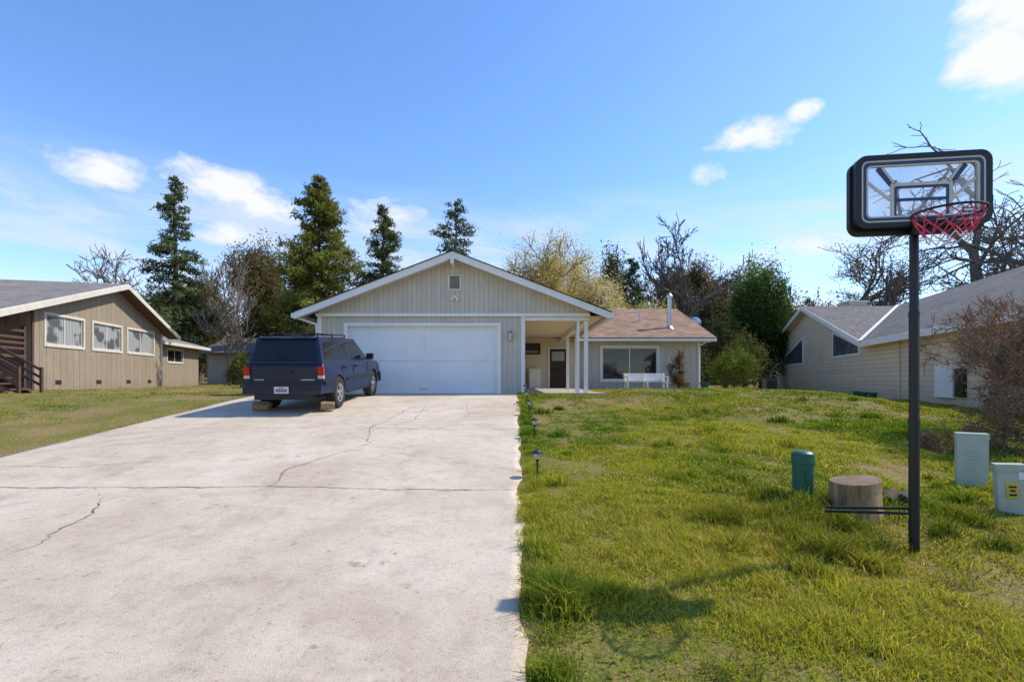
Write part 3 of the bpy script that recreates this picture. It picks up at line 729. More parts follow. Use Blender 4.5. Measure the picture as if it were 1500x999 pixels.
tree('oak_tree',33,72,15,6,46,5,(.15,.13,.07),12,.24,.6)
tree('oak_tree',11.5,62,13.5,5,47,5,(.14,.13,.06),12,.24,.6)
tree('oak_tree',19,70,14,6,48,5,(.15,.13,.07),12,.24,.6)
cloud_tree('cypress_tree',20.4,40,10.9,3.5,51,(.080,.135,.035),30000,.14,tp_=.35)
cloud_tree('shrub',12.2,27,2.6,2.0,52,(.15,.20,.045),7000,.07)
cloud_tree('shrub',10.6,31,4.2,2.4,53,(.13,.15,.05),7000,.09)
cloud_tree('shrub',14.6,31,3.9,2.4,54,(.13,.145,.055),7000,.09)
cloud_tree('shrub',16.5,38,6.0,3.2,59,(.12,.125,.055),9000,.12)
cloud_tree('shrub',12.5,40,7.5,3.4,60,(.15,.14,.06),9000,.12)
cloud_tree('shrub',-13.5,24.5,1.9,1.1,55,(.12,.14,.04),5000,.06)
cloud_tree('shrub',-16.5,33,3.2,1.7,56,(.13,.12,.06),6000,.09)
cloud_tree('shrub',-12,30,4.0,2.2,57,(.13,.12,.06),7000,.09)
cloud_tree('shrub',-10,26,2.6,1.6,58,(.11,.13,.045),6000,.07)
tree('bare_tree',-17.2,30,7.2,1.6,61,5,None,spread=.4,thick=.015)
tree('bare_tree',36,48,11.5,1.6,62,5,None,spread=.4,thick=.015)
M['twig']=mat('twig_bark',(.22,.145,.105),.9)
tree('bare_shrub',7.05,7.1,2.15,.95,71,6,[(.22,.12,.08),(.27,.19,.11)],2,.016,.06,bark='twig',spread=.7,trunkf=.15,thick=.012,up=.08)
tree('bare_shrub',8.2,8.2,2.1,1.0,72,6,[(.22,.12,.08)],2,.016,.06,bark='twig',spread=.7,trunkf=.15,thick=.012,up=.08)
tree('rose_bush',7.6,22.2,1.6,.5,73,4,[(.20,.08,.04),(.14,.16,.05)],2,.045,.1,bark='bark',spread=.6,trunkf=.25,thick=.012)
C_=[];c_=[]
r=np.random.default_rng(5)
for i in range(170):
    a=math.radians(-58+116*(i*1.0%170+r.random())/170); D=75+50*r.random(); x=D*math.tan(a); y=D
    rt_=max(0,min(1,(math.degrees(a)-2)/8)); h=7+5.5*r.random()+3.0*rt_; w=3.5+3.5*r.random(); zb=float(gh(x,y)); n=1200
    nc2=30; ce=r.normal(size=(nc2,3)); ce/=np.linalg.norm(ce,axis=1)[:,None]; ce*=r.random((nc2,1))**.4*.9; k=r.integers(0,nc2,n)
    p=ce[k]+r.normal(size=(n,3))*.16; p[:,0]=p[:,0]*w+x; p[:,1]=p[:,1]*w+y; p[:,2]=zb+h*(.5+.5*p[:,2])
    base=[(.14,.14,.06),(.20,.15,.09),(.11,.125,.055),(.23,.18,.10)][r.integers(0,4)]
    tn=.6+.7*r.random(nc2); C_.append(p); c_.append(np.array(base)[None]*(tn[k]*(.8+.4*r.random(n)))[:,None])
v,t,c=leaf_tris(np.concatenate(C_),.40,.6,np.concatenate(c_)); tri_mesh('distant_trees',v,t,c,M['leaf'])

# ------------------------------------------------------------------ SUV
CAR=empty('parked_suv',(-4.78,10.3,-.262),(math.radians(3.9),0,0))
m,nt,out=newmat('dark_blue_car_paint')
tc=nt.nodes.new('ShaderNodeTexCoord').outputs['Object']; f=noise_n(nt,tc,3,4,.6)
s=nt.nodes.new('ShaderNodeSeparateXYZ'); nt.links.new(tc,s.inputs[0])
low=math_n(nt,'SUBTRACT',.50,s.outputs[2],clamp=True); dust=math_n(nt,'MULTIPLY',low,math_n(nt,'MULTIPLY',f,.9),clamp=True)
c=mixc(nt,dust,(.003,.009,.036),(.13,.10,.07)); finish(nt,out,c,.3,None,0,0,.0,.35,.45); M['paint']=m
M['rubber']=mat('tyre_rubber',(.022,.021,.02),.85,30,.2,.2); M['alloy']=mat('alloy_wheel',(.42,.42,.43),.35,8,.15,0,.7)
M['plastic']=mat('black_plastic',(.014,.014,.015),.6,20,.2); M['red']=mat('tail_light_red',(.45,.010,.010),.15,9,.2,0,0,.6)
M['amber']=mat('reverse_light',(.55,.45,.4),.2,9,.1); M['plate']=mat('plate_white',(.55,.55,.54),.4,40,.08); M['carglass']=glass_mat('tinted_car_glass',(.005,.006,.006),.03,.45)
M['ink']=mat('plate_ink',(.02,.03,.12),.5)
def arc(cy,cz,r,a0,a1,n=10): return [(cy+r*math.cos(math.radians(a0+(a1-a0)*i/n)),cz+r*math.sin(math.radians(a0+(a1-a0)*i/n))) for i in range(n+1)]
prof=[(.10,.42),(.06,.60),(.07,.98),(.13,1.06),(3.40,1.06),(3.9,1.02),(4.30,.96),(4.47,.88),(4.50,.55),(4.46,.42)]
prof+=[(4.16,.36)]+arc(3.72,.36,.41,0,180)+[(3.28,.33),(1.44,.33)]+arc(1.0,.36,.41,0,180)+[(.56,.40)]
mb=MB(); mb.poly_extrude([(-.84,y,z) for y,z in prof],(1.68,0,0),0)
for i,(x,y,z) in enumerate(mb.v):
    f=1.0
    if z>1.0: f=.955
    if y>4.2: f*=.95
    if y<.12: f*=.975
    mb.v[i]=(x*f,y,z)
ob=mb.build('body',['paint'],CAR,bevel=.035,segs=3)
hw=lambda z:.79-.13*(z-1.04)/.56
ry=lambda z:.12+.17*(z-1.04)/.56
wy=lambda z:3.42-.85*(z-1.04)/.56
mb=MB(); a=[(-hw(1.04),ry(1.04),1.04),(hw(1.04),ry(1.04),1.04),(hw(1.04),wy(1.04),1.04),(-hw(1.04),wy(1.04),1.04)]
b=[(-hw(1.6),ry(1.6),1.6),(hw(1.6),ry(1.6),1.6),(hw(1.6),wy(1.6),1.6),(-hw(1.6),wy(1.6),1.6)]
b0=len(mb.v); mb.v+=a+b
for f in ((0,1,5,4),(1,2,6,5),(2,3,7,6),(3,0,4,7),(4,5,6,7),(3,2,1,0)): mb.f.append(f); mb.m.append(0); mb.uv.append([(0,0)]*4)
mb.poly_extrude([(-.50,.40,1.6),(.50,.40,1.6),(.50,2.45,1.6),(-.50,2.45,1.6)],(0,0,.025),0)
mb.build('cabin',['paint'],CAR,bevel=.045,segs=3)
mb=MB()
def sidewin(ys,ye,ye_top=None,ys_top=None,z0=1.11,z1=1.51):
    ye_top=ye if ye_top is None else ye_top; ys_top=ys if ys_top is None else ys_top
    for s_ in (-1,1):
        P4=[(ys,z0),(ye,z0),(ye_top,z1),(ys_top,z1)]
        mb.poly_extrude([(s_*(hw(z)-.01),y,z) for y,z in P4],(s_*.015,0,0),0)
sidewin(.30,1.16,None,.42); sidewin(1.24,1.98); sidewin(2.06,3.16,2.62)
z0,z1=1.10,1.53
mb.poly_extrude([(-.70,ry(z0)+.01,z0),(.70,ry(z0)+.01,z0),(.615,ry(z1)+.01,z1),(-.615,ry(z1)+.01,z1)],(0,-.018,0),0)
mb.poly_extrude([(-.70,wy(z0)-.01,z0),(.70,wy(z0)-.01,z0),(.60,wy(z1)-.01,z1),(-.60,wy(z1)-.01,z1)],(0,.03,0),0)
mb.build('windows',['carglass'],CAR,bevel=.006,segs=1)
mb=MB()
for s_ in (-1,1):
    for y0,y1 in ((.10,.52),(1.46,3.26),(4.16,4.42)):
        mb.box(*sorted((s_*.835,s_*.858)),y0,y1,.60,.67,0)
    for y in (1.20,2.02,3.22): mb.box(*sorted((s_*.832,s_*.8415)),y-.004,y+.004,.44 if y>1.5 else .8,1.0,0)
    for y in (1.32,2.16): mb.box(*sorted((s_*.835,s_*.862)),y,y+.17,.90,.94,0)
    mb.box(*sorted((s_*.80,s_*.85)),1.5,3.2,.30,.38,0)
    mb.box(*sorted((s_*.80,s_*1.0)),3.0,3.06,1.06,1.10,0)
    mb.poly_extrude([(s_*.86,2.98,1.06),(s_*1.05,2.94,1.07),(s_*1.05,2.94,1.22),(s_*.86,2.98,1.22)],(0,.10,0),0)
    mb.tube((s_*.52,.55,1.685),(s_*.52,2.35,1.685),.015,.015,6,0)
    for y in (.6,1.45,2.3): mb.tube((s_*.52,y,1.61),(s_*.52,y,1.685),.018,.018,6,0)
for y in (.75,2.15): mb.tube((-.52,y,1.69),(.52,y,1.69),.014,.014,6,0)
for x in (-.70,.70): mb.box(x-.004,x+.004,.052,.062,.62,.99,0)
mb.box(-.70,.70,.050,.062,.992,1.0,0); mb.box(-.72,.72,.105,.13,1.045,1.075,0)
mb.box(-.18,.18,.045,.062,.86,.93,0)
mb.tube((.25,.10,1.13),(-.20,.095,1.18),.008,.006,5,0)
mb.box(-.15,.15,.24,.30,1.565,1.60,0)
mb.build('black_trim',['plastic'],CAR,bevel=.004,segs=1)
mb=MB()
mb.poly_extrude([(-.60,.33,1.59),(.60,.33,1.59),(.60,.20,1.575),(-.60,.20,1.575)],(0,0,.022),0)
mb.box(-.82,.82,-.06,.14,.42,.60,0)
mb.build('rear_bumper',['paint'],CAR,bevel=.03,segs=3)
mb=MB(); mb.box(-.80,.80,-.075,-.055,.555,.60,0); mb.box(-.60,.60,-.02,.2,.30,.42,0); mb.box(-.82,.82,4.42,4.58,.38,.60,0); mb.box(-.60,.60,4.44,4.52,.66,.84,0)
mb.build('bumper_pads',['plastic'],CAR,bevel=.01)
mb=MB()
for s_ in (-1,1):
    mb.box(*sorted((s_*.715,s_*.835)),.035,.10,.80,.985,0); mb.box(*sorted((s_*.715,s_*.835)),.036,.10,.735,.798,1)
    mb.box(*sorted((s_*.62,s_*.82)),4.40,4.50,.68,.84,1)
mb.build('lights',['red','amber'],CAR,bevel=.012)
mb=MB(); mb.box(-.15,.15,-.085,-.076,.435,.575,0); 
for i in range(7): mb.box(-.12+.035*i,-.096+.035*i,-.0865,-.0855,.465,.53,1)
mb.box(-.05,.05,-.0865,-.0855,.548,.562,3)
mb.box(-.62,-.42,.052,.058,.70,.722,2); mb.box(.36,.64,.052,.058,.70,.722,2)
mb.build('licence_plate',['plate','ink','alloy','red'],CAR)
mb=MB(); mb.box(-.62,.62,.35,4.2,.30,.46,0); mb.tube((-.75,1.0,.36),(.75,1.0,.36),.05,.05,8,0); mb.tube((0,1.0,.36),(0,1.0,.34),.13,.13,10,0)
mb.tube((-.55,.1,.33),(-.55,1.2,.33),.03,.03,8,0); mb.box(-.80,.80,.62,1.38,.46,.80,0); mb.box(-.80,.80,3.34,4.1,.46,.80,0)
mb.build('underbody',['dark'],CAR)
def wheel(x,y,s_):
    mb=MB(); n=28; pf=[(.10,.20),(.11,.30),(.105,.335),(.075,.355),(-.075,.355),(-.105,.335),(-.11,.30),(-.10,.20)]
    for i in range(n):
        a0=2*math.pi*i/n; a1=2*math.pi*(i+1)/n
        for (xa,ra),(xb,rb) in zip(pf[:-1],pf[1:]):
            mb.add([(x+xa*1.0,y+ra*math.cos(a0),.355+ra*math.sin(a0)),(x+xa,y+ra*math.cos(a1),.355+ra*math.sin(a1)),(x+xb,y+rb*math.cos(a1),.355+rb*math.sin(a1)),(x+xb,y+rb*math.cos(a0),.355+rb*math.sin(a0))],0)
    mb.tube((x-.09,y,.355),(x+.09,y,.355),.205,.205,24,2)
    xo=x+s_*.092
    mb.tube((xo,y,.355),(xo+s_*.025,y,.355),.06,.045,12,1)
    for i in range(24):
        a0=2*math.pi*i/24;a1=2*math.pi*(i+1)/24
        q=lambda r,a,xx:(xx,y+r*math.cos(a),.355+r*math.sin(a))
        mb.add([q(.175,a0,xo+s_*.004),q(.175,a1,xo+s_*.004),q(.215,a1,xo+s_*.012),q(.215,a0,xo+s_*.012)],1)
    for k in range(5):
        a=2*math.pi*k/5+.3; d=Vector((0,math.cos(a),math.sin(a))); e=Vector((0,-math.sin(a),math.cos(a))); c0=Vector((xo,y,.355))
        mb.poly_extrude([c0+d*.03+e*.03,c0+d*.19+e*.045,c0+d*.19-e*.045,c0+d*.03-e*.03],(s_*.014,0,0),1)
    mb.build('wheel',['rubber','alloy','dark'],CAR)
for y in (1.0,3.72):
    for s_ in (-1,1): wheel(s_*.735,y,s_)
M['cutwood']=mat('cut_log_wood',(.27,.18,.11),.9,14,.45,.8)
def log(name,x,y,L,r,ang):
    E_=empty(name,(x,y,dz(x,y)+.004),(0,0,ang)); mb=MB(); n=9; R=random.Random(int(x*100)); rr=[r*R.uniform(.7,1.2) for _ in range(n)]
    A=[(-L/2+R.uniform(-.03,.03),rr[i]*math.cos(6.283*i/n),max(0,r*.85+rr[i]*.92*math.sin(6.283*i/n))) for i in range(n)]
    B=[(L/2+R.uniform(-.03,.03),q[1]*.9,max(0,r*.85+(q[2]-r*.85)*.85)) for q in A]
    mb.v+=A+B
    for i in range(n): j=(i+1)%n; mb.f.append((i,j,n+j,n+i)); mb.m.append(0); mb.uv.append([(0,0)]*4)
    mb.f.append(tuple(range(n))); mb.m.append(1); mb.uv.append([(0,0)]*n); mb.f.append(tuple(range(2*n-1,n-1,-1))); mb.m.append(1); mb.uv.append([(0,0)]*n)
    mb.build('log',['cutwood','cutwood'],E_,bevel=.008)
log('wood_chock',-4.04,10.80,.27,.145,.25); log('wood_chock',-5.50,10.82,.34,.12,.15)

# ------------------------------------------------------------------ basketball hoop
bx,by=3.19,3.9; bz=float(gh(bx,by)); HP=empty('basketball_hoop',(bx,by,bz))
mb=MB(); mb.tube((0,0,-.1),(0,0,1.05),.036,.036,20,0); mb.tube((0,0,1.05),(0,0,1.9),.034,.034,20,0); mb.tube((0,0,1.9),(0,0,2.72),.031,.031,20,0)
mb.tube((0,0,1.03),(0,0,1.07),.040,.040,20,0); mb.tube((0,0,1.88),(0,0,1.92),.037,.037,20,0)
mb.tube((0,0,.32),(-.42,.45,.22),.011,.011,8,0); mb.tube((0,0,.36),(-.38,.50,.24),.011,.011,8,0)
mb.build('pole',['blackmetal'],HP)
yaw=math.radians(-8)
BD=empty('backboard_mount',(-.065,-.14,0),(0,0,yaw)); BD.parent=HP
cz=2.825 ; bw=.470; bh=.280
def rr_pts(w,h,r,n=6,cx=0,cz=0):
    P=[]
    for sx,sz,a0 in ((1,1,0),(-1,1,90),(-1,-1,180),(1,-1,270)):
        for i in range(n+1):
            a=math.radians(a0+90*i/n); P.append((cx+sx*(w-r)+r*math.cos(a),cz+sz*(h-r)+r*math.sin(a)))
    return P
def ring(mb,o_,i_,y0,y1,mi):
    n=len(o_)
    for k in range(n):
        j=(k+1)%n; a,b,c,d=o_[k],o_[j],i_[j],i_[k]
        mb.add([(a[0],y0,a[1]),(b[0],y0,b[1]),(c[0],y0,c[1]),(d[0],y0,d[1])],mi)
        mb.add([(a[0],y1,a[1]),(b[0],y1,b[1]),(c[0],y1,c[1]),(d[0],y1,d[1])],mi)
        mb.add([(a[0],y0,a[1]),(b[0],y0,b[1]),(b[0],y1,b[1]),(a[0],y1,a[1])],mi)
        mb.add([(d[0],y0,d[1]),(c[0],y0,c[1]),(c[0],y1,c[1]),(d[0],y1,d[1])],mi)
m,nt,out=newmat('clear_acrylic')
tcx=nt.nodes.new('ShaderNodeTexCoord').outputs['Object']; fz=noise_n(nt,tcx,5,4,.6)
tr=nt.nodes.new('ShaderNodeBsdfTransparent'); tr.inputs[0].default_value=(.93,.95,.96,1)
df=nt.nodes.new('ShaderNodeBsdfPrincipled'); df.inputs['Base Color'].default_value=(.7,.7,.7,1); df.inputs['Roughness'].default_value=.15
mx=nt.nodes.new('ShaderNodeMixShader'); nt.links.new(ramp(nt,fz,[(.3,g3(.16)),(.7,g3(.34))]),mx.inputs[0]); nt.links.new(tr.outputs[0],mx.inputs[1]); nt.links.new(df.outputs[0],mx.inputs[2]); nt.links.new(mx.outputs[0],out.inputs[0]); M['acryl']=m
M['navy']=mat('navy_stripe',(.03,.05,.12),.4,9,.1); M['greyst']=mat('grey_stripe',(.60,.54,.44),.45,9,.1); M['netred']=mat('net_red',(.65,.06,.12),.7,9,.2); M['netw']=mat('net_white',(.70,.66,.66),.7,9,.2)
mb=MB()
ring(mb,rr_pts(bw,bh,.08,cz=cz),rr_pts(bw-.042,bh-.042,.05,cz=cz),-.03,.03,0)
ring(mb,rr_pts(bw+.004,bh+.010,.08,cz=cz-.028,cx=-.012),rr_pts(bw-.04,bh-.035,.05,cz=cz-.025,cx=-.01),.0305,.075,0)
ring(mb,rr_pts(bw-.042,bh-.042,.05,cz=cz),rr_pts(bw-.055,bh-.055,.04,cz=cz),-.026,-.004,3)
ring(mb,rr_pts(bw-.055,bh-.055,.04,cz=cz),rr_pts(bw-.078,bh-.078,.035,cz=cz),-.024,-.004,2)
ring(mb,rr_pts(bw-.078,bh-.078,.035,cz=cz),rr_pts(bw-.092,bh-.090,.03,cz=cz),-.022,-.004,3)
pp=rr_pts(bw-.02,bh-.02,.06,cz=cz); mb.poly_extrude([(x,-.003,z) for x,z in pp],(0,.006,0),1)
tzc=cz-.085
ring(mb,rr_pts(.215,.150,.012,2,cz=tzc),rr_pts(.190,.125,.01,2,cz=tzc),-.012,-.004,3)
ring(mb,rr_pts(.190,.125,.012,2,cz=tzc),rr_pts(.172,.107,.01,2,cz=tzc),-.011,-.004,2)
def bar2(a,b,w,mi,y0=-.010,y1=-.004):
    a=Vector((a[0],0,a[1]));b=Vector((b[0],0,b[1]));d=(b-a).normalized();n=Vector((-d.z,0,d.x))*w/2
    mb.poly_extrude([Vector((q.x,y0,q.z)) for q in (a+n,b+n,b-n,a-n)],(0,y1-y0,0),mi)
for s_ in (-1,1):
    bar2((s_*.20,tzc+.14),(s_*.30,cz+.190),.05,2); bar2((s_*.185,tzc+.14),(s_*.275,cz+.190),.018,3,-.012,-.0101)
    bar2((s_*.215,tzc+.02),(s_*.375,cz+.08),.022,3); 
bar2((-.19,tzc+.02),(.19,tzc+.02),.022,2)
mb.box(.28,.375,-.010,-.004,cz-.18,cz-.14,2); mb.box(.29,.365,-.0125,-.0105,cz-.17,cz-.152,4)
mb.box(-.20,.20,.08,.11,cz-.30,cz-.22,0)
for s_ in (-1,1):
    mb.tube((s_*.16,.03,cz+.10),(s_*.05,.15,cz-.16),.012,.012,8,0); mb.tube((s_*.16,.06,cz-.27),(s_*.05,.15,cz-.10),.012,.012,8,0)
mb.build('backboard',['blackmetal','acryl','navy','greyst','netw'],BD)
mb=MB(); rc=Vector((-.01,-.30,cz-.265)); rr=.205; n=36
for i in range(n):
    a=6.2832*i/n;b=6.2832*(i+1)/n
    mb.tube((rc.x+rr*math.cos(a),rc.y+rr*math.sin(a),rc.z),(rc.x+rr*math.cos(b),rc.y+rr*math.sin(b),rc.z),.009,.009,8,0,False)
mb.box(-.08,.08,-.105,-.03,rc.z-.01,rc.z+.01,0); mb.box(-.08,.08,-.045,-.03,rc.z-.08,rc.z+.05,0)
mb.tube((-.08,-.04,rc.z-.07),(-.11,-.13,rc.z),.007,.007,6,0); mb.tube((.08,-.04,rc.z-.07),(.11,-.13,rc.z),.007,.007,6,0)
mb.build('rim',['blackmetal'],BD)
mb=MB(); K=12
def np_(k,l): 
    rad=[.200,.185,.155,.125,.115][l]; z=rc.z-[.01,.05,.11,.16,.20][l]; a=6.2832*(k+.5*(l%2))/K; return (rc.x+rad*math.cos(a),rc.y+rad*math.sin(a),z)
for k in range(K):
    for l in range(4):
        t=0 if l<3 else 1
        prs=((k,k),(k,k-1)) if l%2==0 else ((k,k),(k,k+1))
        for a_,b_ in prs: mb.tube(np_(a_,l),np_(b_,l+1),.0045,.0045,5,t,False)
mb.build('net',['netred','netw'],BD)

# ------------------------------------------------------------------ small lawn objects
def gz(x,y): return float(gh(x,y))
M['green']=mat('green_plastic',(.015,.10,.065),.45,8,.15); M['boxg']=mat('pale_green_metal',(.38,.43,.34),.55,6,.1); M['boxg2']=mat('grey_green_metal',(.38,.40,.33),.6,6,.15); M['yellow']=mat('label_yellow',(.55,.42,.05),.5)
sx,sy=3.34,4.78; E_=empty('tree_stump',(sx,sy,gz(sx,sy)-.02)); mb=MB(); n=26; Rr=random.Random(4)
rad=[.215*(1+.06*math.sin(3*6.283*i/n+1)+Rr.uniform(-.03,.03)) for i in range(n)]
lev=[(0,1.12),(.1,1.02),(.24,.98),(.35,1.0)]
for z,f in lev: mb.v+=[(rad[i]*f*math.cos(6.283*i/n),rad[i]*f*math.sin(6.283*i/n),z+(.03*math.cos(6.283*i/n) if z>.3 else 0)) for i in range(n)]
for l in range(3):
    for i in range(n): j=(i+1)%n; mb.f.append((l*n+i,l*n+j,(l+1)*n+j,(l+1)*n+i)); mb.m.append(0); mb.uv.append([(0,0)]*4)
mb.f.append(tuple(3*n+i for i in range(n))); mb.m.append(1); mb.uv.append([(0,0)]*n)
m,nt,out=newmat('sawn_stump_top'); tc=nt.nodes.new('ShaderNodeTexCoord').outputs['Object']
w=nt.nodes.new('ShaderNodeTexWave'); w.wave_type='RINGS'; w.rings_direction='Z'; w.inputs['Scale'].default_value=22; w.inputs['Distortion'].default_value=2.5; w.inputs['Detail'].default_value=3; nt.links.new(tc,w.inputs[0])
c=ramp(nt,w.outputs['Fac'],[(0,(.18,.12,.07)),(1,(.32,.22,.14))]); c=mixc(nt,1,c,ramp(nt,noise_n(nt,tc,7,5,.7),[(.3,g3(.5)),(.7,g3(1.1))]),'MULTIPLY'); finish(nt,out,c,.9,w.outputs['Fac'],.3,.005); 
m2,nt,out=newmat('stripped_stump_side'); tc=nt.nodes.new('ShaderNodeTexCoord').outputs['Object']
mp=nt.nodes.new('ShaderNodeMapping'); mp.inputs['Scale'].default_value=(14,14,2.5); nt.links.new(tc,mp.inputs[0]); q=noise_n(nt,mp.outputs[0],1,6,.7)
c=ramp(nt,q,[(.3,(.09,.055,.03)),(.5,(.28,.18,.08)),(.7,(.48,.34,.18))]); finish(nt,out,c,.9,q,.8,.02)
mb.build('stump',[m2,m],E_,bevel=.006)
E_=empty('dirt_clod',(3.90,5.0,gz(3.90,5.0))); mb=MB(); Rr=random.Random(3)
for i in range(12):
    p=Vector((Rr.uniform(-.22,.18),Rr.uniform(-.08,.08),Rr.uniform(.02,.10))); mb.tube(p-Vector((.05,.02,.03)),p+Vector((.05,.03,.04)),.05,.03,6,0)
mb.build('clods',['bark'],E_,bevel=.01)
def gbox(name,x,y,w,d,h,matn,top=.02,rot=0,rounded=.02):
    E_=empty(name,(x,y,gz(x,y)-.03),(0,0,rot)); mb=MB(); mb.box(-w/2,w/2,-d/2,d/2,0,h,0); mb.build('body',[matn],E_,bevel=rounded,segs=3)
    mb=MB(); mb.box(-w/2-.006,w/2+.006,-d/2-.006,d/2+.006,h-.05,h+top,0); mb.build('cap',[matn],E_,bevel=rounded,segs=3); return E_
E_=empty('green_utility_post',(2.99,5.05,gz(2.99,5.05)-.03)); mb=MB(); mb.tube((0,0,0),(0,0,.42),.095,.10,20,0); mb.tube((0,0,.40),(0,0,.50),.11,.105,20,0); mb.tube((0,0,.50),(0,0,.525),.105,.07,20,0); mb.box(-.03,.03,-.108,-.10,.2,.32,0); mb.build('post',['green'],E_,bevel=.006)
E_=gbox('utility_box',5.28,5.65,.27,.13,.62,'boxg',rot=-.55); mb=MB()
for i in range(4): mb.box(-.06,.08,-.073,-.065,.30+.04*i,.315+.04*i,1)
mb.build('louvres',['plate','boxg2'],E_)
E_=gbox('utility_box',4.76,4.68,.21,.10,.48,'boxg2',rot=-.45); mb=MB(); mb.box(-.045,.045,-.056,-.05,.18,.33,1); mb.box(.05,.085,-.056,-.05,.36,.45,0)
for z,wd in ((.28,.028),(.245,.018),(.205,.026)): mb.box(-wd,wd,-.058,-.0565,z,z+.018,2)
mb.build('labels',['netw','yellow','dark'],E_)
E_.rotation_euler[1]=math.radians(-3)
def solar(x,y,h=.27):
    E_=empty('solar_path_light',(x,y,gz(x,y))); mb=MB(); mb.tube((0,0,-.05),(0,0,h-.07),.009,.009,8,0); mb.tube((0,0,h-.10),(0,0,h-.03),.028,.042,12,1); mb.tube((0,0,h-.03),(0,0,h-.015),.075,.07,16,0); mb.tube((0,0,h-.015),(0,0,h+.005),.055,.035,16,0); mb.tube((0,0,h-.125),(0,0,h-.10),.015,.03,12,0); mb.build('lamp',['plastic','lens'],E_)
solar(.30,5.85,.31); solar(.37,8.05,.32); solar(.36,10.3,.32); solar(.36,12.0,.32); solar(.37,13.9,.32)
E_=empty('white_bench',(5.15,18.9,gz(5.15,18.9)),(0,0,0)); mb=MB()
for i in range(4): mb.box(-.80,.80,-.25+.12*i,-.16+.12*i,.32,.35,0)
for i in range(4): z=.38+.07*i; mb.box(-.80,.80,.24+.02*i,.27+.02*i,z,z+.06,0)
for x in (-.78,-.03,.72):
    mb.box(x,x+.06,-.25,-.19,0,.32,0); mb.box(x,x+.06,.20,.26,0,.66,0); mb.box(x,x+.06,-.19,.20,.26,.315,0)
for x in (-.80,.74): mb.box(x,x+.07,-.27,.24,.50,.54,0); mb.box(x+.005,x+.06,-.26,-.20,.35,.50,0)
mb.build('frame',['trim'],E_,bevel=.006)
E_=empty('plant_pot',(7.75,21.9,gz(7.75,21.9))); mb=MB(); mb.tube((0,0,0),(0,0,.30),.12,.18,14,0); mb.tube((0,0,.27),(0,0,.32),.19,.19,14,0); mb.build('pot',[mat('terracotta',(.28,.12,.07),.8)],E_)
E_=empty('plant_pot',(8.5,21.7,gz(8.5,21.7))); mb=MB(); mb.tube((0,0,0),(0,0,.30),.14,.2,14,0); mb.tube((0,0,.27),(0,0,.32),.21,.21,14,0); mb.build('pot',['green'],E_)
for x,y in ((15.2,20.7),(15.6,21.8),(16.0,22.8)):
    E_=empty('plant_pot',(x,y,gz(x,y))); mb=MB(); mb.tube((0,0,0),(0,0,.28),.12,.16,14,0); mb.tube((0,0,.25),(0,0,.30),.17,.17,14,0); mb.build('pot',['green'],E_)

# ------------------------------------------------------------------ sun, sky, camera
sdir=Vector((2.6,.75,2.9)).normalized(); el=math.asin(sdir.z); az=math.atan2(sdir.x,sdir.y)
sun=bpy.data.lights.new('sun','SUN'); sun.energy=5.0; sun.angle=math.radians(.5); sun.color=(1,.925,.80)
so=bpy.data.objects.new('sun',sun); COL.objects.link(so); so.rotation_euler=sdir.to_track_quat('Z','Y').to_euler(); so.location=(20,10,30)
w=bpy.data.worlds.new('World'); scene.world=w; w.use_nodes=True; nt=w.node_tree
for n in list(nt.nodes): nt.nodes.remove(n)
out=nt.nodes.new('ShaderNodeOutputWorld'); bg=nt.nodes.new('ShaderNodeBackground'); bg.inputs[1].default_value=.15
sk=nt.nodes.new('ShaderNodeTexSky'); sk.sky_type='NISHITA'; sk.sun_disc=False; sk.sun_elevation=el; sk.sun_rotation=az; sk.air_density=1.0; sk.dust_density=.3; sk.ozone_density=2.4; sk.altitude=300
hs=nt.nodes.new('ShaderNodeHueSaturation'); hs.inputs['Saturation'].default_value=1.12; hs.inputs['Value'].default_value=1.65; nt.links.new(sk.outputs[0],hs.inputs['Color'])
skc=mixc(nt,1,hs.outputs[0],(.93,.985,1.12),'MULTIPLY')
tcg=nt.nodes.new('ShaderNodeTexCoord').outputs['Generated']; sp=nt.nodes.new('ShaderNodeSeparateXYZ'); nt.links.new(tcg,sp.inputs[0])
A_=math_n(nt,'ARCTAN2',sp.outputs[0],sp.outputs[1]); E__=math_n(nt,'ARCSINE',sp.outputs[2])
cv=nt.nodes.new('ShaderNodeCombineXYZ'); nt.links.new(A_,cv.inputs[0]); nt.links.new(math_n(nt,'MULTIPLY',E__,1.7),cv.inputs[1])
nz=noise_n(nt,cv.outputs[0],11,7,.62,.3)
clouds=[(-39.6,18.0,2.4,1.5,1.05),(-31.2,18.5,3.4,1.6,1.05),(-26.8,17.3,3.2,1.4,1.0),(-29.2,14.3,2.8,.9,.85),(26.4,24.0,3.4,1.2,1),(30.5,25.0,1.4,.9,1),(22.0,21.0,1.5,1.1,.8),(45,25.8,2.9,3.2,1.1),(47,28.5,2.4,2.6,1.1),(43.6,28.8,1.5,1.6,.9),(30,12.8,4,.9,.6),(-53,14.0,3,2.0,.8),(-15,17.6,4.0,1.2,.6)]
mask=None
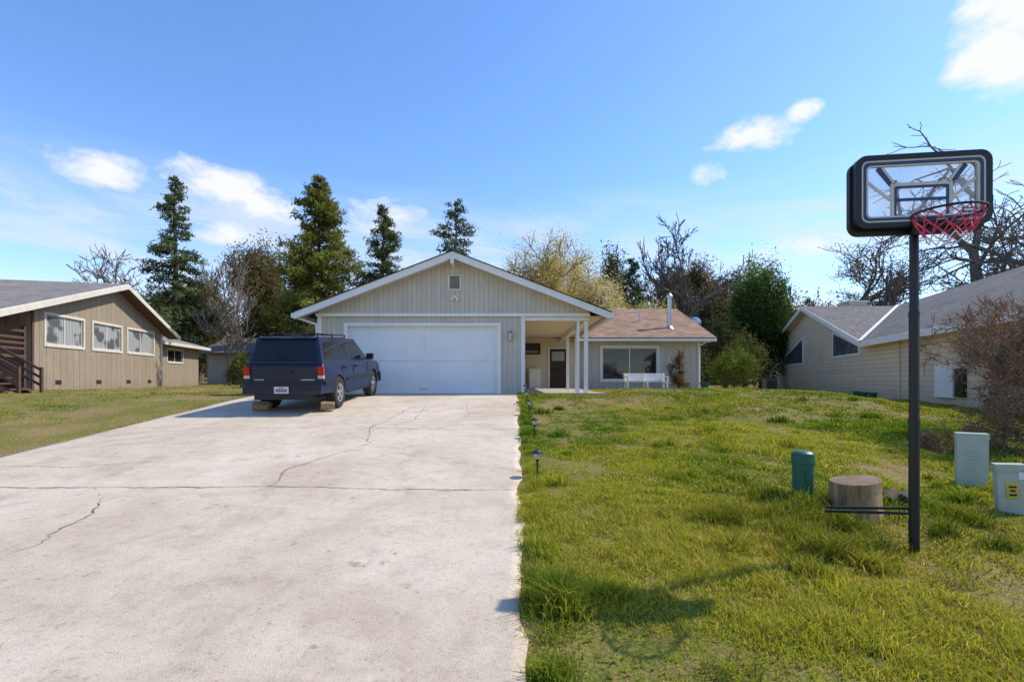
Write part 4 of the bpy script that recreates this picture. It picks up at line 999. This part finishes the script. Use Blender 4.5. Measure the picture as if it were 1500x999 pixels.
for a,e,wa,we,k in clouds:
    da=math_n(nt,'DIVIDE',math_n(nt,'SUBTRACT',A_,math.radians(a)),math.radians(wa)); de=math_n(nt,'DIVIDE',math_n(nt,'SUBTRACT',E__,math.radians(e)),math.radians(we))
    r2=math_n(nt,'ADD',math_n(nt,'MULTIPLY',da,da),math_n(nt,'MULTIPLY',de,de)); v_=math_n(nt,'MULTIPLY',math_n(nt,'SUBTRACT',1.0,math_n(nt,'MULTIPLY',r2,.5)),k)
    mask=v_ if mask is None else math_n(nt,'MAXIMUM',mask,v_)
mask=math_n(nt,'MAXIMUM',mask,-1.8)
den=math_n(nt,'ADD',mask,math_n(nt,'MULTIPLY',math_n(nt,'SUBTRACT',nz,.5),3.8))
cf=ramp(nt,den,[(.05,g3(0)),(.45,g3(.35)),(1.1,g3(.95))])
cv2=nt.nodes.new('ShaderNodeCombineXYZ'); nt.links.new(math_n(nt,'MULTIPLY',A_,1.0),cv2.inputs[0]); nt.links.new(math_n(nt,'ADD',math_n(nt,'MULTIPLY',E__,4.5),math_n(nt,'MULTIPLY',A_,.6)),cv2.inputs[1])
cz_=noise_n(nt,cv2.outputs[0],3.4,6,.62,.6)
band=ramp(nt,E__,[(.0,g3(.95)),(.28,g3(.9)),(.37,g3(0))])
ci=mixc(nt,1,ramp(nt,cz_,[(.36,g3(.08)),(.48,g3(.35)),(.62,g3(.8))]),band,'MULTIPLY')
c=mixc(nt,ci,skc,(5.2,5.7,6.3)); 
c=mixc(nt,cf,c,(6.6,6.65,6.75))
nt.links.new(c,bg.inputs[0]); nt.links.new(bg.outputs[0],out.inputs[0])
cam=bpy.data.cameras.new('camera'); co=bpy.data.objects.new('camera',cam); COL.objects.link(co); co.location=(0,0,.47); co.rotation_euler=(math.radians(90),0,0)
cam.sensor_width=36; cam.lens=17.28; cam.shift_y=.037; cam.clip_end=5000; cam.clip_start=.05; scene.camera=co
scene.view_settings.view_transform='Standard'; scene.view_settings.look='None'; scene.view_settings.exposure=0
